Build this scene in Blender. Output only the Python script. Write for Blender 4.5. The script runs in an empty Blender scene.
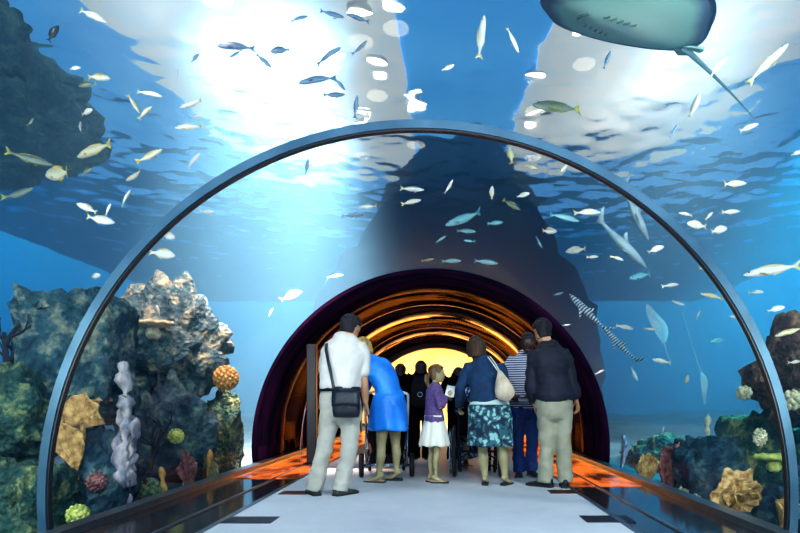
import bpy, bmesh, math, random
from mathutils import Vector, Matrix, noise
V = Vector
PI = math.pi
C = bpy.context.scene.collection
SC = bpy.context.scene
random.seed(7)

# ------------------------------------------------------------------ camera numbers
F = 560.0                  # focal length in pixels
VX, VY = 442.0, 402.0      # vanishing point of the tunnel in the photograph
CAM = V((0.16, 0.0, 0.90))
R = 2.5                    # radius of the tunnel
CZ = 0.25                  # height of its axis over the floor


def at(px, py, D):
    """the point that stands at depth D (metres down the tunnel) on the sight line of a pixel"""
    return V((CAM.x + (px - VX) * D / F, D, CAM.z - (py - VY) * D / F))


# ------------------------------------------------------------------ materials
def nodes(name):
    m = bpy.data.materials.new(name)
    m.use_nodes = True
    nt = m.node_tree
    return m, nt, nt.nodes['Principled BSDF']


def lk(nt, a, b):
    nt.links.new(a, b)


def nd(nt, kind, **kw):
    n = nt.nodes.new(kind)
    for k, v in kw.items():
        if k in n.inputs:
            n.inputs[k].default_value = v
        else:
            setattr(n, k, v)
    return n


def c4(c):
    return (c[0], c[1], c[2], 1.0)


def hx(h):
    """sRGB hex -> linear"""
    r = []
    for i in (0, 2, 4):
        v = int(h[i:i + 2], 16) / 255
        r.append(v / 12.92 if v <= 0.04045 else ((v + 0.055) / 1.055) ** 2.4)
    return tuple(r)


def mat(name, col, rough=0.6, metal=0.0, col2=None, scale=8.0, bump=0.0, bscale=40.0, coat=0.0, spec=0.5,
        stretch=(1, 1, 1), contrast=(0.35, 0.65), detail=4.0, emit=0.0, coords='Object'):
    m, nt, b = nodes(name)
    b.inputs['Base Color'].default_value = c4(col)
    b.inputs['Roughness'].default_value = rough
    b.inputs['Metallic'].default_value = metal
    b.inputs['Coat Weight'].default_value = coat
    b.inputs['Specular IOR Level'].default_value = spec
    tc = nd(nt, 'ShaderNodeTexCoord')
    mp = nd(nt, 'ShaderNodeMapping')
    mp.inputs['Scale'].default_value = stretch
    lk(nt, tc.outputs[coords], mp.inputs['Vector'])
    c2 = col2 if col2 else tuple(min(1, x * 0.82) for x in col)
    n = nd(nt, 'ShaderNodeTexNoise', Scale=scale, Detail=detail)
    lk(nt, mp.outputs['Vector'], n.inputs['Vector'])
    r = nd(nt, 'ShaderNodeValToRGB')
    r.color_ramp.elements[0].position = contrast[0]
    r.color_ramp.elements[1].position = contrast[1]
    r.color_ramp.elements[0].color = c4(c2)
    r.color_ramp.elements[1].color = c4(col)
    lk(nt, n.outputs['Fac'], r.inputs['Fac'])
    lk(nt, r.outputs['Color'], b.inputs['Base Color'])
    if emit:
        lk(nt, r.outputs['Color'], b.inputs['Emission Color'])
        b.inputs['Emission Strength'].default_value = emit
    if bump:
        n2 = nd(nt, 'ShaderNodeTexNoise', Scale=bscale, Detail=5.0)
        lk(nt, mp.outputs['Vector'], n2.inputs['Vector'])
        bp = nd(nt, 'ShaderNodeBump', Strength=bump, Distance=0.02)
        lk(nt, n2.outputs['Fac'], bp.inputs['Height'])
        lk(nt, bp.outputs['Normal'], b.inputs['Normal'])
    return m


# ------------------------------------------------------------------ mesh building
class Geo:
    def __init__(self):
        self.v, self.f, self.m = [], [], []
        self.slot = 0

    def face(self, idx):
        self.f.append(tuple(idx))
        self.m.append(self.slot)

    def rings(self, rings, closed=True, caps=True):
        """rings: list of point lists of equal length"""
        b = len(self.v)
        n = len(rings[0])
        for r in rings:
            self.v.extend(V(p) for p in r)
        for i in range(len(rings) - 1):
            for j in range(n if closed else n - 1):
                k = (j + 1) % n
                self.face((b + i * n + j, b + i * n + k, b + (i + 1) * n + k, b + (i + 1) * n + j))
        if caps and closed:
            self.face([b + j for j in range(n)][::-1])
            e = b + (len(rings) - 1) * n
            self.face([e + j for j in range(n)])

    def loft(self, pts, rad, right=(1, 0, 0), n=14, power=2.0, round_ends=True, closed_shape=None):
        """pts: centres; rad: r or (rx, ry); right: direction of rx"""
        pts = [V(p) for p in pts]
        rad = [(r, r) if not isinstance(r, (tuple, list)) else tuple(r) for r in rad]
        right = V(right)
        if round_ends:
            def ext(p0, p1, r):
                d = (p0 - p1).normalized()
                m = min(r)
                return ([p0 + d * m * 0.45, p0 + d * m * 0.75], [(r[0] * .88, r[1] * .88), (r[0] * .5, r[1] * .5)])
            a, ra = ext(pts[0], pts[1], rad[0])
            z, rz = ext(pts[-1], pts[-2], rad[-1])
            pts = a[::-1] + pts + z
            rad = ra[::-1] + rad + rz
        rings = []
        for i, p in enumerate(pts):
            t = (pts[min(i + 1, len(pts) - 1)] - pts[max(i - 1, 0)])
            if t.length < 1e-9:
                t = V((0, 0, 1))
            t.normalize()
            u = right - t * right.dot(t)
            if u.length < 1e-4:
                u = t.orthogonal()
            u.normalize()
            w = t.cross(u)
            rx, ry = rad[i]
            ring = []
            for k in range(n):
                a = 2 * PI * k / n
                ca, sa = math.cos(a), math.sin(a)
                if power != 2.0:
                    ca = math.copysign(abs(ca) ** (2 / power), ca)
                    sa = math.copysign(abs(sa) ** (2 / power), sa)
                ring.append(p + u * (rx * ca) + w * (ry * sa))
            rings.append(ring)
        self.rings(rings)

    def tube(self, pts, r, n=8):
        """thin cable or bar through the points"""
        pts = [V(p) for p in pts]
        ref = V((0.123, 0.3, 0.9))
        rings = []
        for i, p in enumerate(pts):
            t = (pts[min(i + 1, len(pts) - 1)] - pts[max(i - 1, 0)]).normalized()
            u = ref - t * ref.dot(t)
            if u.length < 1e-3:
                u = t.orthogonal()
            u.normalize()
            w = t.cross(u)
            rr = r[i] if isinstance(r, (list, tuple)) else r
            rings.append([p + u * rr * math.cos(2 * PI * k / n) + w * rr * math.sin(2 * PI * k / n) for k in range(n)])
        self.rings(rings)

    def ell(self, c, r, n=16, m=10, rot=None):
        c = V(c)
        if not isinstance(r, (tuple, list)):
            r = (r, r, r)
        rings = []
        for i in range(m + 1):
            th = -PI / 2 + PI * (i + 0.02) / (m + 0.04)
            ring = []
            for k in range(n):
                a = 2 * PI * k / n
                p = V((r[0] * math.cos(th) * math.cos(a), r[1] * math.cos(th) * math.sin(a), r[2] * math.sin(th)))
                if rot is not None:
                    p = rot @ p
                ring.append(c + p)
            rings.append(ring)
        self.rings(rings)

    def box(self, lo, hi, rot=None, org=(0, 0, 0)):
        b = len(self.v)
        org = V(org)
        for z in (lo[2], hi[2]):
            for x, y in ((lo[0], lo[1]), (hi[0], lo[1]), (hi[0], hi[1]), (lo[0], hi[1])):
                p = V((x, y, z))
                self.v.append(org + (rot @ p if rot is not None else p))
        for f in ((3, 2, 1, 0), (4, 5, 6, 7), (0, 1, 5, 4), (1, 2, 6, 5), (2, 3, 7, 6), (3, 0, 4, 7)):
            self.face([b + i for i in f])

    def torus(self, c, R_, r, axis=(0, 1, 0), n=36, m=10, r2=None):
        c, ax = V(c), V(axis).normalized()
        u = ax.orthogonal().normalized()
        w = ax.cross(u)
        r2 = r2 or r
        b = len(self.v)
        for i in range(n):
            a = 2 * PI * i / n
            d = u * math.cos(a) + w * math.sin(a)
            for k in range(m):
                t = 2 * PI * k / m
                self.v.append(c + d * (R_ + r * math.cos(t)) + ax * (r2 * math.sin(t)))
        for i in range(n):
            for k in range(m):
                i2, k2 = (i + 1) % n, (k + 1) % m
                self.face((b + i * m + k, b + i2 * m + k, b + i2 * m + k2, b + i * m + k2))

    def sheet(self, rows, thick=0.0):
        """an open grid of points, given a thickness by offsetting along the normal"""
        n = len(rows[0])
        if not thick:
            self.rings(rows, closed=False, caps=False)
            return
        nr = len(rows)
        P = [[V(p) for p in r] for r in rows]

        def nrm(i, j):
            a = P[min(i + 1, nr - 1)][j] - P[max(i - 1, 0)][j]
            b_ = P[i][min(j + 1, n - 1)] - P[i][max(j - 1, 0)]
            q = a.cross(b_)
            return q.normalized() if q.length > 1e-9 else V((0, 0, 1))
        N = [[nrm(i, j) for j in range(n)] for i in range(nr)]
        b = len(self.v)
        for sgn in (1, -1):
            for i in range(nr):
                for j in range(n):
                    self.v.append(P[i][j] + N[i][j] * (thick / 2 * sgn))
        o = nr * n
        for i in range(nr - 1):
            for j in range(n - 1):
                q = (b + i * n + j, b + i * n + j + 1, b + (i + 1) * n + j + 1, b + (i + 1) * n + j)
                self.face(q[::-1])
                self.face([x + o for x in q])
        edge = [i * n for i in range(nr)] + [(nr - 1) * n + j for j in range(1, n)] + \
               [i * n + n - 1 for i in range(nr - 2, -1, -1)] + [j for j in range(n - 2, 0, -1)]
        for k in range(len(edge)):
            a, c = edge[k], edge[(k + 1) % len(edge)]
            self.face((b + a, b + c, b + c + o, b + a + o))

    def obj(self, name, mats, parent=None, smooth=True, remesh=0.0, smooth_it=0, wrinkle=None, recalc=True, extra=None):
        me = bpy.data.meshes.new(name)
        me.from_pydata([tuple(p) for p in self.v], [], self.f)
        if not isinstance(mats, (list, tuple)):
            mats = [mats]
        for m in mats:
            me.materials.append(m)
        me.polygons.foreach_set('material_index', self.m)
        if recalc:
            bm = bmesh.new()
            bm.from_mesh(me)
            bmesh.ops.recalc_face_normals(bm, faces=bm.faces)
            bm.to_mesh(me)
            bm.free()
        o = bpy.data.objects.new(name, me)
        C.objects.link(o)
        if remesh:
            md = o.modifiers.new('r', 'REMESH')
            md.mode = 'VOXEL'
            md.voxel_size = remesh
            if smooth_it:
                s = o.modifiers.new('s', 'SMOOTH')
                s.iterations = smooth_it
                s.factor = 0.5
            dg = bpy.context.evaluated_depsgraph_get()
            me2 = bpy.data.meshes.new_from_object(o.evaluated_get(dg))
            o.modifiers.clear()
            o.data = me2
            bpy.data.meshes.remove(me)
            me = me2
            if not me.materials:
                for m in mats:
                    me.materials.append(m)
            me.name = name
        if wrinkle:
            amp, fr = wrinkle[0], V(wrinkle[1])
            nm = [v.normal.copy() for v in me.vertices]
            for v, n_ in zip(me.vertices, nm):
                p = V((v.co.x * fr.x, v.co.y * fr.y, v.co.z * fr.z))
                v.co += n_ * (amp * (noise.noise(p) + 0.5 * noise.noise(p * 2.1 + V((3, 1, 7)))))
        if extra is not None:
            # separate pieces (fingers, eyes) joined to the same mesh after the remesh
            bm = bmesh.new()
            bm.from_mesh(me)
            base = len(bm.verts)
            vs = [bm.verts.new(p) for p in extra.v]
            nf = []
            for f, s in zip(extra.f, extra.m):
                try:
                    q = bm.faces.new([vs[i] for i in f])
                    q.material_index = s
                    nf.append(q)
                except ValueError:
                    pass
            bmesh.ops.recalc_face_normals(bm, faces=nf)
            bm.to_mesh(me)
            bm.free()
        if smooth:
            me.polygons.foreach_set('use_smooth', [True] * len(me.polygons))
        me.update()
        if parent is not None:
            o.parent = parent
        return o


def tag(o, label, cat, group=None):
    o['label'] = label
    o['category'] = cat
    if group:
        o['group'] = group
    return o


def thing(name, label, cat, loc=(0, 0, 0), group=None, rotz=0.0):
    o = bpy.data.objects.new(name, None)
    C.objects.link(o)
    o.location = loc
    o.rotation_euler = (0, 0, rotz)
    o.empty_display_size = 0.1
    return tag(o, label, cat, group)


def struct(o, label=None, cat=None):
    o['kind'] = 'structure'
    if label:
        o['label'] = label
        o['category'] = cat or o.name.split('_')[0]
    return o


def copy_tree(o, parent=None):
    c = o.copy()
    C.objects.link(c)
    if parent is not None:
        c.parent = parent
    for ch in list(o.children):
        copy_tree(ch, c)
    return c


# ------------------------------------------------------------------ setting
TOP = 6.6          # water surface
YF = 32.0          # far end of the tank
Y0, YL, YE = -2.5, 7.95, 17.0   # start of the tunnel, start of the dark lining, end of the tunnel
RIBS = (0.38, 3.73, 7.95, 10.6, 13.85)


def arc(r, y, a0=None, a1=None, n=64, cz=CZ):
    """points of the tunnel section from the left floor edge over the top to the right floor edge"""
    lo = -math.asin(min(1, cz / r)) if a0 is None else a0
    a0 = PI - lo if a0 is None else a0
    a1 = lo if a1 is None else a1
    return [V((r * math.cos(a0 + (a1 - a0) * i / n), y, cz + r * math.sin(a0 + (a1 - a0) * i / n))) for i in range(n + 1)]


# water: a box with a tunnel-shaped hole, filled with blue scattering water
def water_body():
    g = Geo()
    x1, z0, z1 = 15.0, -1.2, TOP + 0.5
    r = R + 0.09
    ang = sorted(set([2 * PI * k / 72 for k in range(72)] + [math.atan2(z - CZ, x) % (2 * PI) for x in (-x1, x1) for z in (z0, z1)]))

    def onbox(a):
        c, s = math.cos(a), math.sin(a)
        t = min(x1 / abs(c) if abs(c) > 1e-9 else 1e9, ((z1 - CZ) / s) if s > 1e-9 else ((z0 - CZ) / s if s < -1e-9 else 1e9))
        return c * t, CZ + s * t
    n = len(ang)
    inner = ((Y0, r), (YE - .14, r), (YE - .1, 5.2), (YE + 7.2, 5.2))
    for y, rr in inner:
        for a in ang:
            g.v.append(V((rr * math.cos(a), y, max(-1.0, CZ + rr * math.sin(a)))))
    for y in (Y0, YF):
        for a in ang:
            x, z = onbox(a)
            g.v.append(V((x, y, z)))
    for k in range(n):
        j = (k + 1) % n
        for q in range(3):
            g.face((q * n + k, (q + 1) * n + k, (q + 1) * n + j, q * n + j))
        g.face((4 * n + k, 4 * n + j, 5 * n + j, 5 * n + k))
        g.face((k, j, 4 * n + j, 4 * n + k))
    g.face([3 * n + k for k in range(n)])
    g.face([5 * n + k for k in range(n)])
    m = bpy.data.materials.new('sea water')
    m.use_nodes = True
    nt = m.node_tree
    nt.nodes.clear()
    out = nd(nt, 'ShaderNodeOutputMaterial')
    tr = nd(nt, 'ShaderNodeBsdfTransparent')
    sc = nd(nt, 'ShaderNodeVolumeScatter', Density=WATER['sd'], Anisotropy=WATER['g'])
    sc.inputs['Color'].default_value = c4(WATER['sc'])
    ab = nd(nt, 'ShaderNodeVolumeAbsorption', Density=WATER['ad'])
    ab.inputs['Color'].default_value = c4(WATER['ac'])
    ad = nd(nt, 'ShaderNodeAddShader')
    lk(nt, sc.outputs[0], ad.inputs[0])
    lk(nt, ab.outputs[0], ad.inputs[1])
    lk(nt, tr.outputs[0], out.inputs['Surface'])
    lk(nt, ad.outputs[0], out.inputs['Volume'])
    o = g.obj('water', m, smooth=False)
    struct(o, 'hazy blue sea water filling the tank around the tunnel', 'water')


WATER = dict(sd=0.05, g=0.3, sc=(0.20, 0.62, 1.0), ad=0.025, ac=(0.25, 0.75, 1.0))
water_body()


# rippled surface of the water, seen from below
def water_surface():
    g = Geo()
    nx, ny = 220, 260
    rows = []
    for j in range(ny + 1):
        y = Y0 + (YF - 0.3 - Y0) * j / ny
        row = []
        for i in range(nx + 1):
            x = -14.5 + 29.0 * i / nx
            p = V((x * 0.9, y * 0.9, 0))
            z = TOP + 0.05 * noise.noise(p) + 0.036 * noise.noise(p * 2.0 + V((5, 2, 0))) + 0.036 * noise.noise(p * 5.2)
            row.append((x, y, z))
        rows.append(row)
    g.sheet(rows)
    m = bpy.data.materials.new('rippled water surface')
    m.use_nodes = True
    nt = m.node_tree
    nt.nodes.clear()
    out = nd(nt, 'ShaderNodeOutputMaterial')
    tr = nd(nt, 'ShaderNodeBsdfGlass', IOR=1.06, Roughness=0.10)
    tr.inputs['Color'].default_value = (0.85, 0.95, 1, 1)
    gl = nd(nt, 'ShaderNodeBsdfGlossy', Roughness=0.02)
    gl.inputs['Color'].default_value = (0.7, 0.9, 1, 1)
    mx = nd(nt, 'ShaderNodeMixShader', Fac=0.04)
    lk(nt, tr.outputs[0], mx.inputs[1])
    lk(nt, gl.outputs[0], mx.inputs[2])
    t2 = nd(nt, 'ShaderNodeBsdfTransparent')
    m2 = nd(nt, 'ShaderNodeMixShader', Fac=0.04)
    lk(nt, mx.outputs[0], m2.inputs[1])
    lk(nt, t2.outputs[0], m2.inputs[2])
    lk(nt, m2.outputs[0], out.inputs['Surface'])
    o = g.obj('water_surface', m, recalc=False)
    struct(o, 'bright rippled underside of the water surface overhead', 'water surface')


water_surface()


# the acrylic vault
def acrylic():
    g = Geo()
    g.rings([arc(R + 0.03, y, n=96) for y in (Y0, RIBS[0], RIBS[1], YL)], closed=False, caps=False)
    m = bpy.data.materials.new('clear acrylic')
    m.use_nodes = True
    nt = m.node_tree
    nt.nodes.clear()
    out = nd(nt, 'ShaderNodeOutputMaterial')
    tr = nd(nt, 'ShaderNodeBsdfTransparent')
    tr.inputs['Color'].default_value = (0.93, 0.98, 1.0, 1)
    gl = nd(nt, 'ShaderNodeBsdfGlossy', Roughness=0.03)
    lw = nd(nt, 'ShaderNodeLayerWeight', Blend=0.5)
    fr = nd(nt, 'ShaderNodeMath', operation='POWER')
    fr.inputs[1].default_value = 5.0
    lk(nt, lw.outputs['Facing'], fr.inputs[0])
    tc = nd(nt, 'ShaderNodeTexCoord')
    mp = nd(nt, 'ShaderNodeMapping')
    mp.inputs['Scale'].default_value = (1.0, 0.35, 1.0)
    nz = nd(nt, 'ShaderNodeTexNoise', Scale=2.2, Detail=3.0)
    bp = nd(nt, 'ShaderNodeBump', Strength=0.10, Distance=0.12)
    lk(nt, tc.outputs['Object'], mp.inputs['Vector'])
    lk(nt, mp.outputs['Vector'], nz.inputs['Vector'])
    lk(nt, nz.outputs['Fac'], bp.inputs['Height'])
    lk(nt, bp.outputs['Normal'], gl.inputs['Normal'])
    mx = nd(nt, 'ShaderNodeMixShader')
    ml = nd(nt, 'ShaderNodeMath', operation='MULTIPLY_ADD')
    ml.inputs[1].default_value = 0.05
    ml.inputs[2].default_value = 0.015
    lk(nt, fr.outputs[0], ml.inputs[0])
    lk(nt, ml.outputs[0], mx.inputs[0])
    lk(nt, tr.outputs[0], mx.inputs[1])
    lk(nt, gl.outputs[0], mx.inputs[2])
    lk(nt, mx.outputs[0], out.inputs['Surface'])
    o = g.obj('window_1', m, recalc=False)
    struct(o, 'curved clear acrylic vault of the aquarium tunnel', 'window')


acrylic()

M_rib = mat('blue grey steel', hx('44687c'), rough=0.4, metal=0.4, col2=hx('2f5266'), scale=3)
M_seal = mat('black rubber seal', (0.006, 0.01, 0.018), rough=0.4)


def rib(i, y, w=0.055, d=0.036):
    g = Geo()
    # flat steel band standing on the floor, proud of the acrylic
    for (ra, rb, ya, yb, sl) in ((R + 0.02, R - d, y - w / 2, y + w / 2, 0), (R - d + 0.002, R - d - 0.012, y - w / 2 + 0.01, y - w / 2 + 0.05, 1)):
        g.slot = sl
        A = [arc(ra, ya, n=96), arc(rb, ya, n=96), arc(rb, yb, n=96), arc(ra, yb, n=96)]
        secs = [[A[k][j] for k in range(4)] for j in range(97)]
        g.rings(secs)
    o = g.obj('trim_%d' % i, [M_rib, M_seal], smooth=False)
    for p in o.data.polygons:
        p.use_smooth = False
    struct(o, 'blue grey steel rib arching over the walkway, the nearest one' if i == 1 else 'steel rib at the start of the dark vault', 'rib')


rib(1, RIBS[1])



# dark glossy vault beyond the acrylic
def lining():
    m, nt, b = nodes('dark purple glossy vault')
    tc = nd(nt, 'ShaderNodeTexCoord')
    # polar coordinates of the vault: long streaks around it
    sp = nd(nt, 'ShaderNodeSeparateXYZ')
    lk(nt, tc.outputs['Object'], sp.inputs[0])
    zz = nd(nt, 'ShaderNodeMath', operation='SUBTRACT')
    zz.inputs[1].default_value = CZ
    lk(nt, sp.outputs['Z'], zz.inputs[0])
    an = nd(nt, 'ShaderNodeMath', operation='ARCTAN2')
    lk(nt, zz.outputs[0], an.inputs[0])
    lk(nt, sp.outputs['X'], an.inputs[1])
    cb = nd(nt, 'ShaderNodeCombineXYZ')
    lk(nt, an.outputs[0], cb.inputs['X'])
    lk(nt, sp.outputs['Y'], cb.inputs['Y'])
    mp = nd(nt, 'ShaderNodeMapping')
    mp.inputs['Scale'].default_value = (1.3, 2.2, 1)
    lk(nt, cb.outputs[0], mp.inputs['Vector'])
    n1 = nd(nt, 'ShaderNodeTexNoise', Scale=1.6, Detail=4.0, Roughness=0.6)
    lk(nt, mp.outputs[0], n1.inputs['Vector'])
    r1 = nd(nt, 'ShaderNodeValToRGB')
    r1.color_ramp.elements[0].position = 0.40
    r1.color_ramp.elements[1].position = 0.60
    r1.color_ramp.elements[0].color = (0.004, 0.004, 0.014, 1)
    r1.color_ramp.elements[1].color = (0.026, 0.007, 0.030, 1)
    lk(nt, n1.outputs['Fac'], r1.inputs['Fac'])
    lk(nt, r1.outputs['Color'], b.inputs['Base Color'])
    r2 = nd(nt, 'ShaderNodeValToRGB')
    r2.color_ramp.elements[0].position = 0.44
    r2.color_ramp.elements[1].position = 0.56
    r2.color_ramp.elements[0].color = (0.45, 0.45, 0.45, 1)
    r2.color_ramp.elements[1].color = (0.06, 0.06, 0.06, 1)
    mp2 = nd(nt, 'ShaderNodeMapping')
    mp2.inputs['Scale'].default_value = (1.5, 2.0, 1)
    mp2.inputs['Location'].default_value = (3.3, 1.7, 0)
    lk(nt, cb.outputs[0], mp2.inputs['Vector'])
    n2 = nd(nt, 'ShaderNodeTexNoise', Scale=1.0, Detail=6.0, Roughness=0.62)
    lk(nt, mp2.outputs[0], n2.inputs['Vector'])
    lk(nt, n2.outputs['Fac'], r2.inputs['Fac'])
    r3 = nd(nt, 'ShaderNodeValToRGB')
    r3.color_ramp.elements[0].position = 0.45
    r3.color_ramp.elements[1].position = 0.53
    r3.color_ramp.elements[0].color = (0.0, 0.0, 0.0, 1)
    r3.color_ramp.elements[1].color = (0.9, 0.9, 0.9, 1)
    lk(nt, n2.outputs['Fac'], r3.inputs['Fac'])
    b.inputs['Specular IOR Level'].default_value = 0.0
    b.inputs['Roughness'].default_value = 0.6
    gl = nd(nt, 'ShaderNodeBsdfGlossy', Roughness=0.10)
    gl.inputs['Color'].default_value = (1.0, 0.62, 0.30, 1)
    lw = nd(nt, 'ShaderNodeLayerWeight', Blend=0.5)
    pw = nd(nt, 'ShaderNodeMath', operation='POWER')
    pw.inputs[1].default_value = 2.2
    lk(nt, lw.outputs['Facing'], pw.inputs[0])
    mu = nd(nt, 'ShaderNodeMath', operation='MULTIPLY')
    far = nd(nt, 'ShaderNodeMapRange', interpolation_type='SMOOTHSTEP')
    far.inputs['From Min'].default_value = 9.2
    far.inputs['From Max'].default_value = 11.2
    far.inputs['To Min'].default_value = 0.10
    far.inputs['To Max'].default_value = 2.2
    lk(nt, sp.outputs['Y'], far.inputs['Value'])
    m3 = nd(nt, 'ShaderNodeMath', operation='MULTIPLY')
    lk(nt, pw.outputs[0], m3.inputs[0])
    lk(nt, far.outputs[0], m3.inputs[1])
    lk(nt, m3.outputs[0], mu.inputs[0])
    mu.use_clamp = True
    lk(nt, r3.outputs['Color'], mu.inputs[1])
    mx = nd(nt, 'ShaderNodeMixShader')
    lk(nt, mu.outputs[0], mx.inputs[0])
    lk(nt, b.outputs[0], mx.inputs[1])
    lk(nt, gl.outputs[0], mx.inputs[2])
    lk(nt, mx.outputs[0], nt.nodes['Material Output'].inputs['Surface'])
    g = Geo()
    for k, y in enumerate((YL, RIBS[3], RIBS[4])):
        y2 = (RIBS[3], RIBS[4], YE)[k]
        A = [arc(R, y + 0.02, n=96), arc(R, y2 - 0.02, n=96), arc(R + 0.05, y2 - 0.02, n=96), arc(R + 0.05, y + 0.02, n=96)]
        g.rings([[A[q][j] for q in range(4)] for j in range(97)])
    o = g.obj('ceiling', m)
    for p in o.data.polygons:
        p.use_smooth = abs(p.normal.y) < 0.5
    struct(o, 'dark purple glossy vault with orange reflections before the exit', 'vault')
    M = mat('orange lit joint', hx('c8651e'), rough=0.25, metal=0.8, col2=hx('7a2d12'), scale=2)
    for i, y in ((3, RIBS[3]), (4, RIBS[4])):
        g = Geo()
        A = [arc(R + 0.05, y - 0.03, n=96), arc(R - 0.012, y - 0.03, n=96), arc(R - 0.012, y + 0.03, n=96), arc(R + 0.05, y + 0.03, n=96)]
        g.rings([[A[q][j] for q in range(4)] for j in range(97)])
        struct(g.obj('trim_%d' % i, M), 'thin copper joint ring in the dark vault, %s' % ('nearer of the two' if i == 3 else 'farther of the two'), 'joint ring')
    # portal ring
    g = Geo()
    A = [arc(R + 0.05, YE - 0.02, n=96), arc(R - 0.20, YE - 0.02, n=96), arc(R - 0.20, YE + 0.25, n=96), arc(R + 0.05, YE + 0.25, n=96)]
    g.rings([[A[q][j] for q in range(4)] for j in range(97)])
    struct(g.obj('trim_5', mat('dark portal', (0.012, 0.008, 0.02), rough=0.5)), 'dark arch ring framing the yellow exit', 'arch')


lining()


# walkway
def floors():
    m, nt, b = nodes('pale grey walkway carpet')
    tc = nd(nt, 'ShaderNodeTexCoord')
    n = nd(nt, 'ShaderNodeTexNoise', Scale=1.4, Detail=6.0, Roughness=0.7)
    lk(nt, tc.outputs['Object'], n.inputs['Vector'])
    r = nd(nt, 'ShaderNodeValToRGB')
    r.color_ramp.elements[0].position = 0.3
    r.color_ramp.elements[1].position = 0.7
    r.color_ramp.elements[0].color = c4(hx('b9c0c8'))
    r.color_ramp.elements[1].color = c4(hx('cdd3da'))
    lk(nt, n.outputs['Fac'], r.inputs['Fac'])
    lk(nt, r.outputs['Color'], b.inputs['Base Color'])
    b.inputs['Roughness'].default_value = 0.55
    n2 = nd(nt, 'ShaderNodeTexNoise', Scale=180.0, Detail=2.0)
    lk(nt, tc.outputs['Object'], n2.inputs['Vector'])
    bp = nd(nt, 'ShaderNodeBump', Strength=0.15, Distance=0.004)
    lk(nt, n2.outputs['Fac'], bp.inputs['Height'])
    lk(nt, bp.outputs['Normal'], b.inputs['Normal'])
    g = Geo()
    W = 1.50
    g.box((-W, Y0, -0.15), (W, YE + 7, 0.0))
    struct(g.obj('floor', m, smooth=False), 'pale grey walkway floor of the tunnel', 'floor')
    ml = mat('black polished ledge', (0.02, 0.022, 0.028), rough=0.10, col2=(0.05, 0.04, 0.045), scale=1.2, spec=0.7)
    ml.node_tree.nodes['Principled BSDF'].inputs['IOR'].default_value = 2.1
    mr = mat('brushed steel edge', hx('6f7f8c'), rough=0.3, metal=0.8)
    for s, nm in ((-1, 'left'), (1, 'right')):
        g = Geo()
        xa, xb = W, R - 0.02
        g.box((min(s * xa, s * xb), Y0, -0.15), (max(s * xa, s * xb), YE, -0.004))
        g.slot = 1
        for a, b_ in ((W - 0.012, W + 0.03), (W + 0.30, W + 0.33), (R - 0.16, R - 0.03)):
            z = 0.006 if a < W + 0.4 else 0.05
            g.box((min(s * a, s * b_), Y0, -0.01), (max(s * a, s * b_), YE, z))
        o = g.obj('baseboard_' + nm, [ml, mr], smooth=False)
        struct(o, 'dark glossy ledge along the %s side of the walkway' % nm, 'ledge')


floors()


def ledge_lights():
    m, nt, b = nodes('amber ledge glow')
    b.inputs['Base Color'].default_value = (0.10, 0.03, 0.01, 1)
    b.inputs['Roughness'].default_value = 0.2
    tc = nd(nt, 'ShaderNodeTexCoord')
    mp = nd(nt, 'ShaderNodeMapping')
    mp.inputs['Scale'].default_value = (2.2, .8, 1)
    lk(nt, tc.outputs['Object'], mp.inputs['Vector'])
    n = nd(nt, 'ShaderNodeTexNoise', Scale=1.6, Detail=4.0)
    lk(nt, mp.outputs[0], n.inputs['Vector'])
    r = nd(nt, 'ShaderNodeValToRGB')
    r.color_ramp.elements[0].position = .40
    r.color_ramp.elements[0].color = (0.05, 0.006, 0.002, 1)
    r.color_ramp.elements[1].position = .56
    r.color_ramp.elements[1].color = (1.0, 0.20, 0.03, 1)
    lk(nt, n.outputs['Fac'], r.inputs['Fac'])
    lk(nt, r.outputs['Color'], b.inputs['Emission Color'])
    b.inputs['Emission Strength'].default_value = 0.85  # patchy emission added to stand in for warm reflections on the ledge
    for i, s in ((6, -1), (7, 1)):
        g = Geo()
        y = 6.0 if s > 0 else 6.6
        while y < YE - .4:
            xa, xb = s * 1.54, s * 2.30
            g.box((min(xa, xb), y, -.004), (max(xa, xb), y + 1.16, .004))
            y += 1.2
        struct(g.obj('trim_%d' % i, m, smooth=False), 'added orange glow on the %s ledge, in place of warm reflections' % ('left' if s < 0 else 'right'), 'ledge light')


ledge_lights()


def vent(name, label, px0, px1, y0, y1, m_a):
    ya, yb = 0.9 * F / (y1 - VY), 0.9 * F / (y0 - VY)
    ym = (ya + yb) / 2
    xa, xb = at(px0, (y0 + y1) / 2, ym).x, at(px1, (y0 + y1) / 2, ym).x
    t = thing(name, label, 'floor vent', ((xa + xb) / 2, ym, 0), 'floor vents in the walkway')
    w, d = (xb - xa) / 2, (yb - ya) / 2
    g = Geo()
    for a in ((-w, -d, w, -d + .02), (-w, d - .02, w, d), (-w, -d, -w + .02, d), (w - .02, -d, w, d)):
        g.box((a[0], a[1], 0.0005), (a[2], a[3], 0.006))
    g.obj('frame', m_a, t, smooth=False)
    g = Geo()
    g.box((-w + .02, -d + .02, 0.0003), (w - .02, d - .02, 0.002))
    n = 16
    for k in range(n):
        x = -w + .02 + (2 * w - .04) * (k + .5) / n
        g.box((x - .006, -d + .02, 0.001), (x + .006, d - .02, 0.005))
    g.obj('grille', m_a, t, smooth=False)


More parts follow.
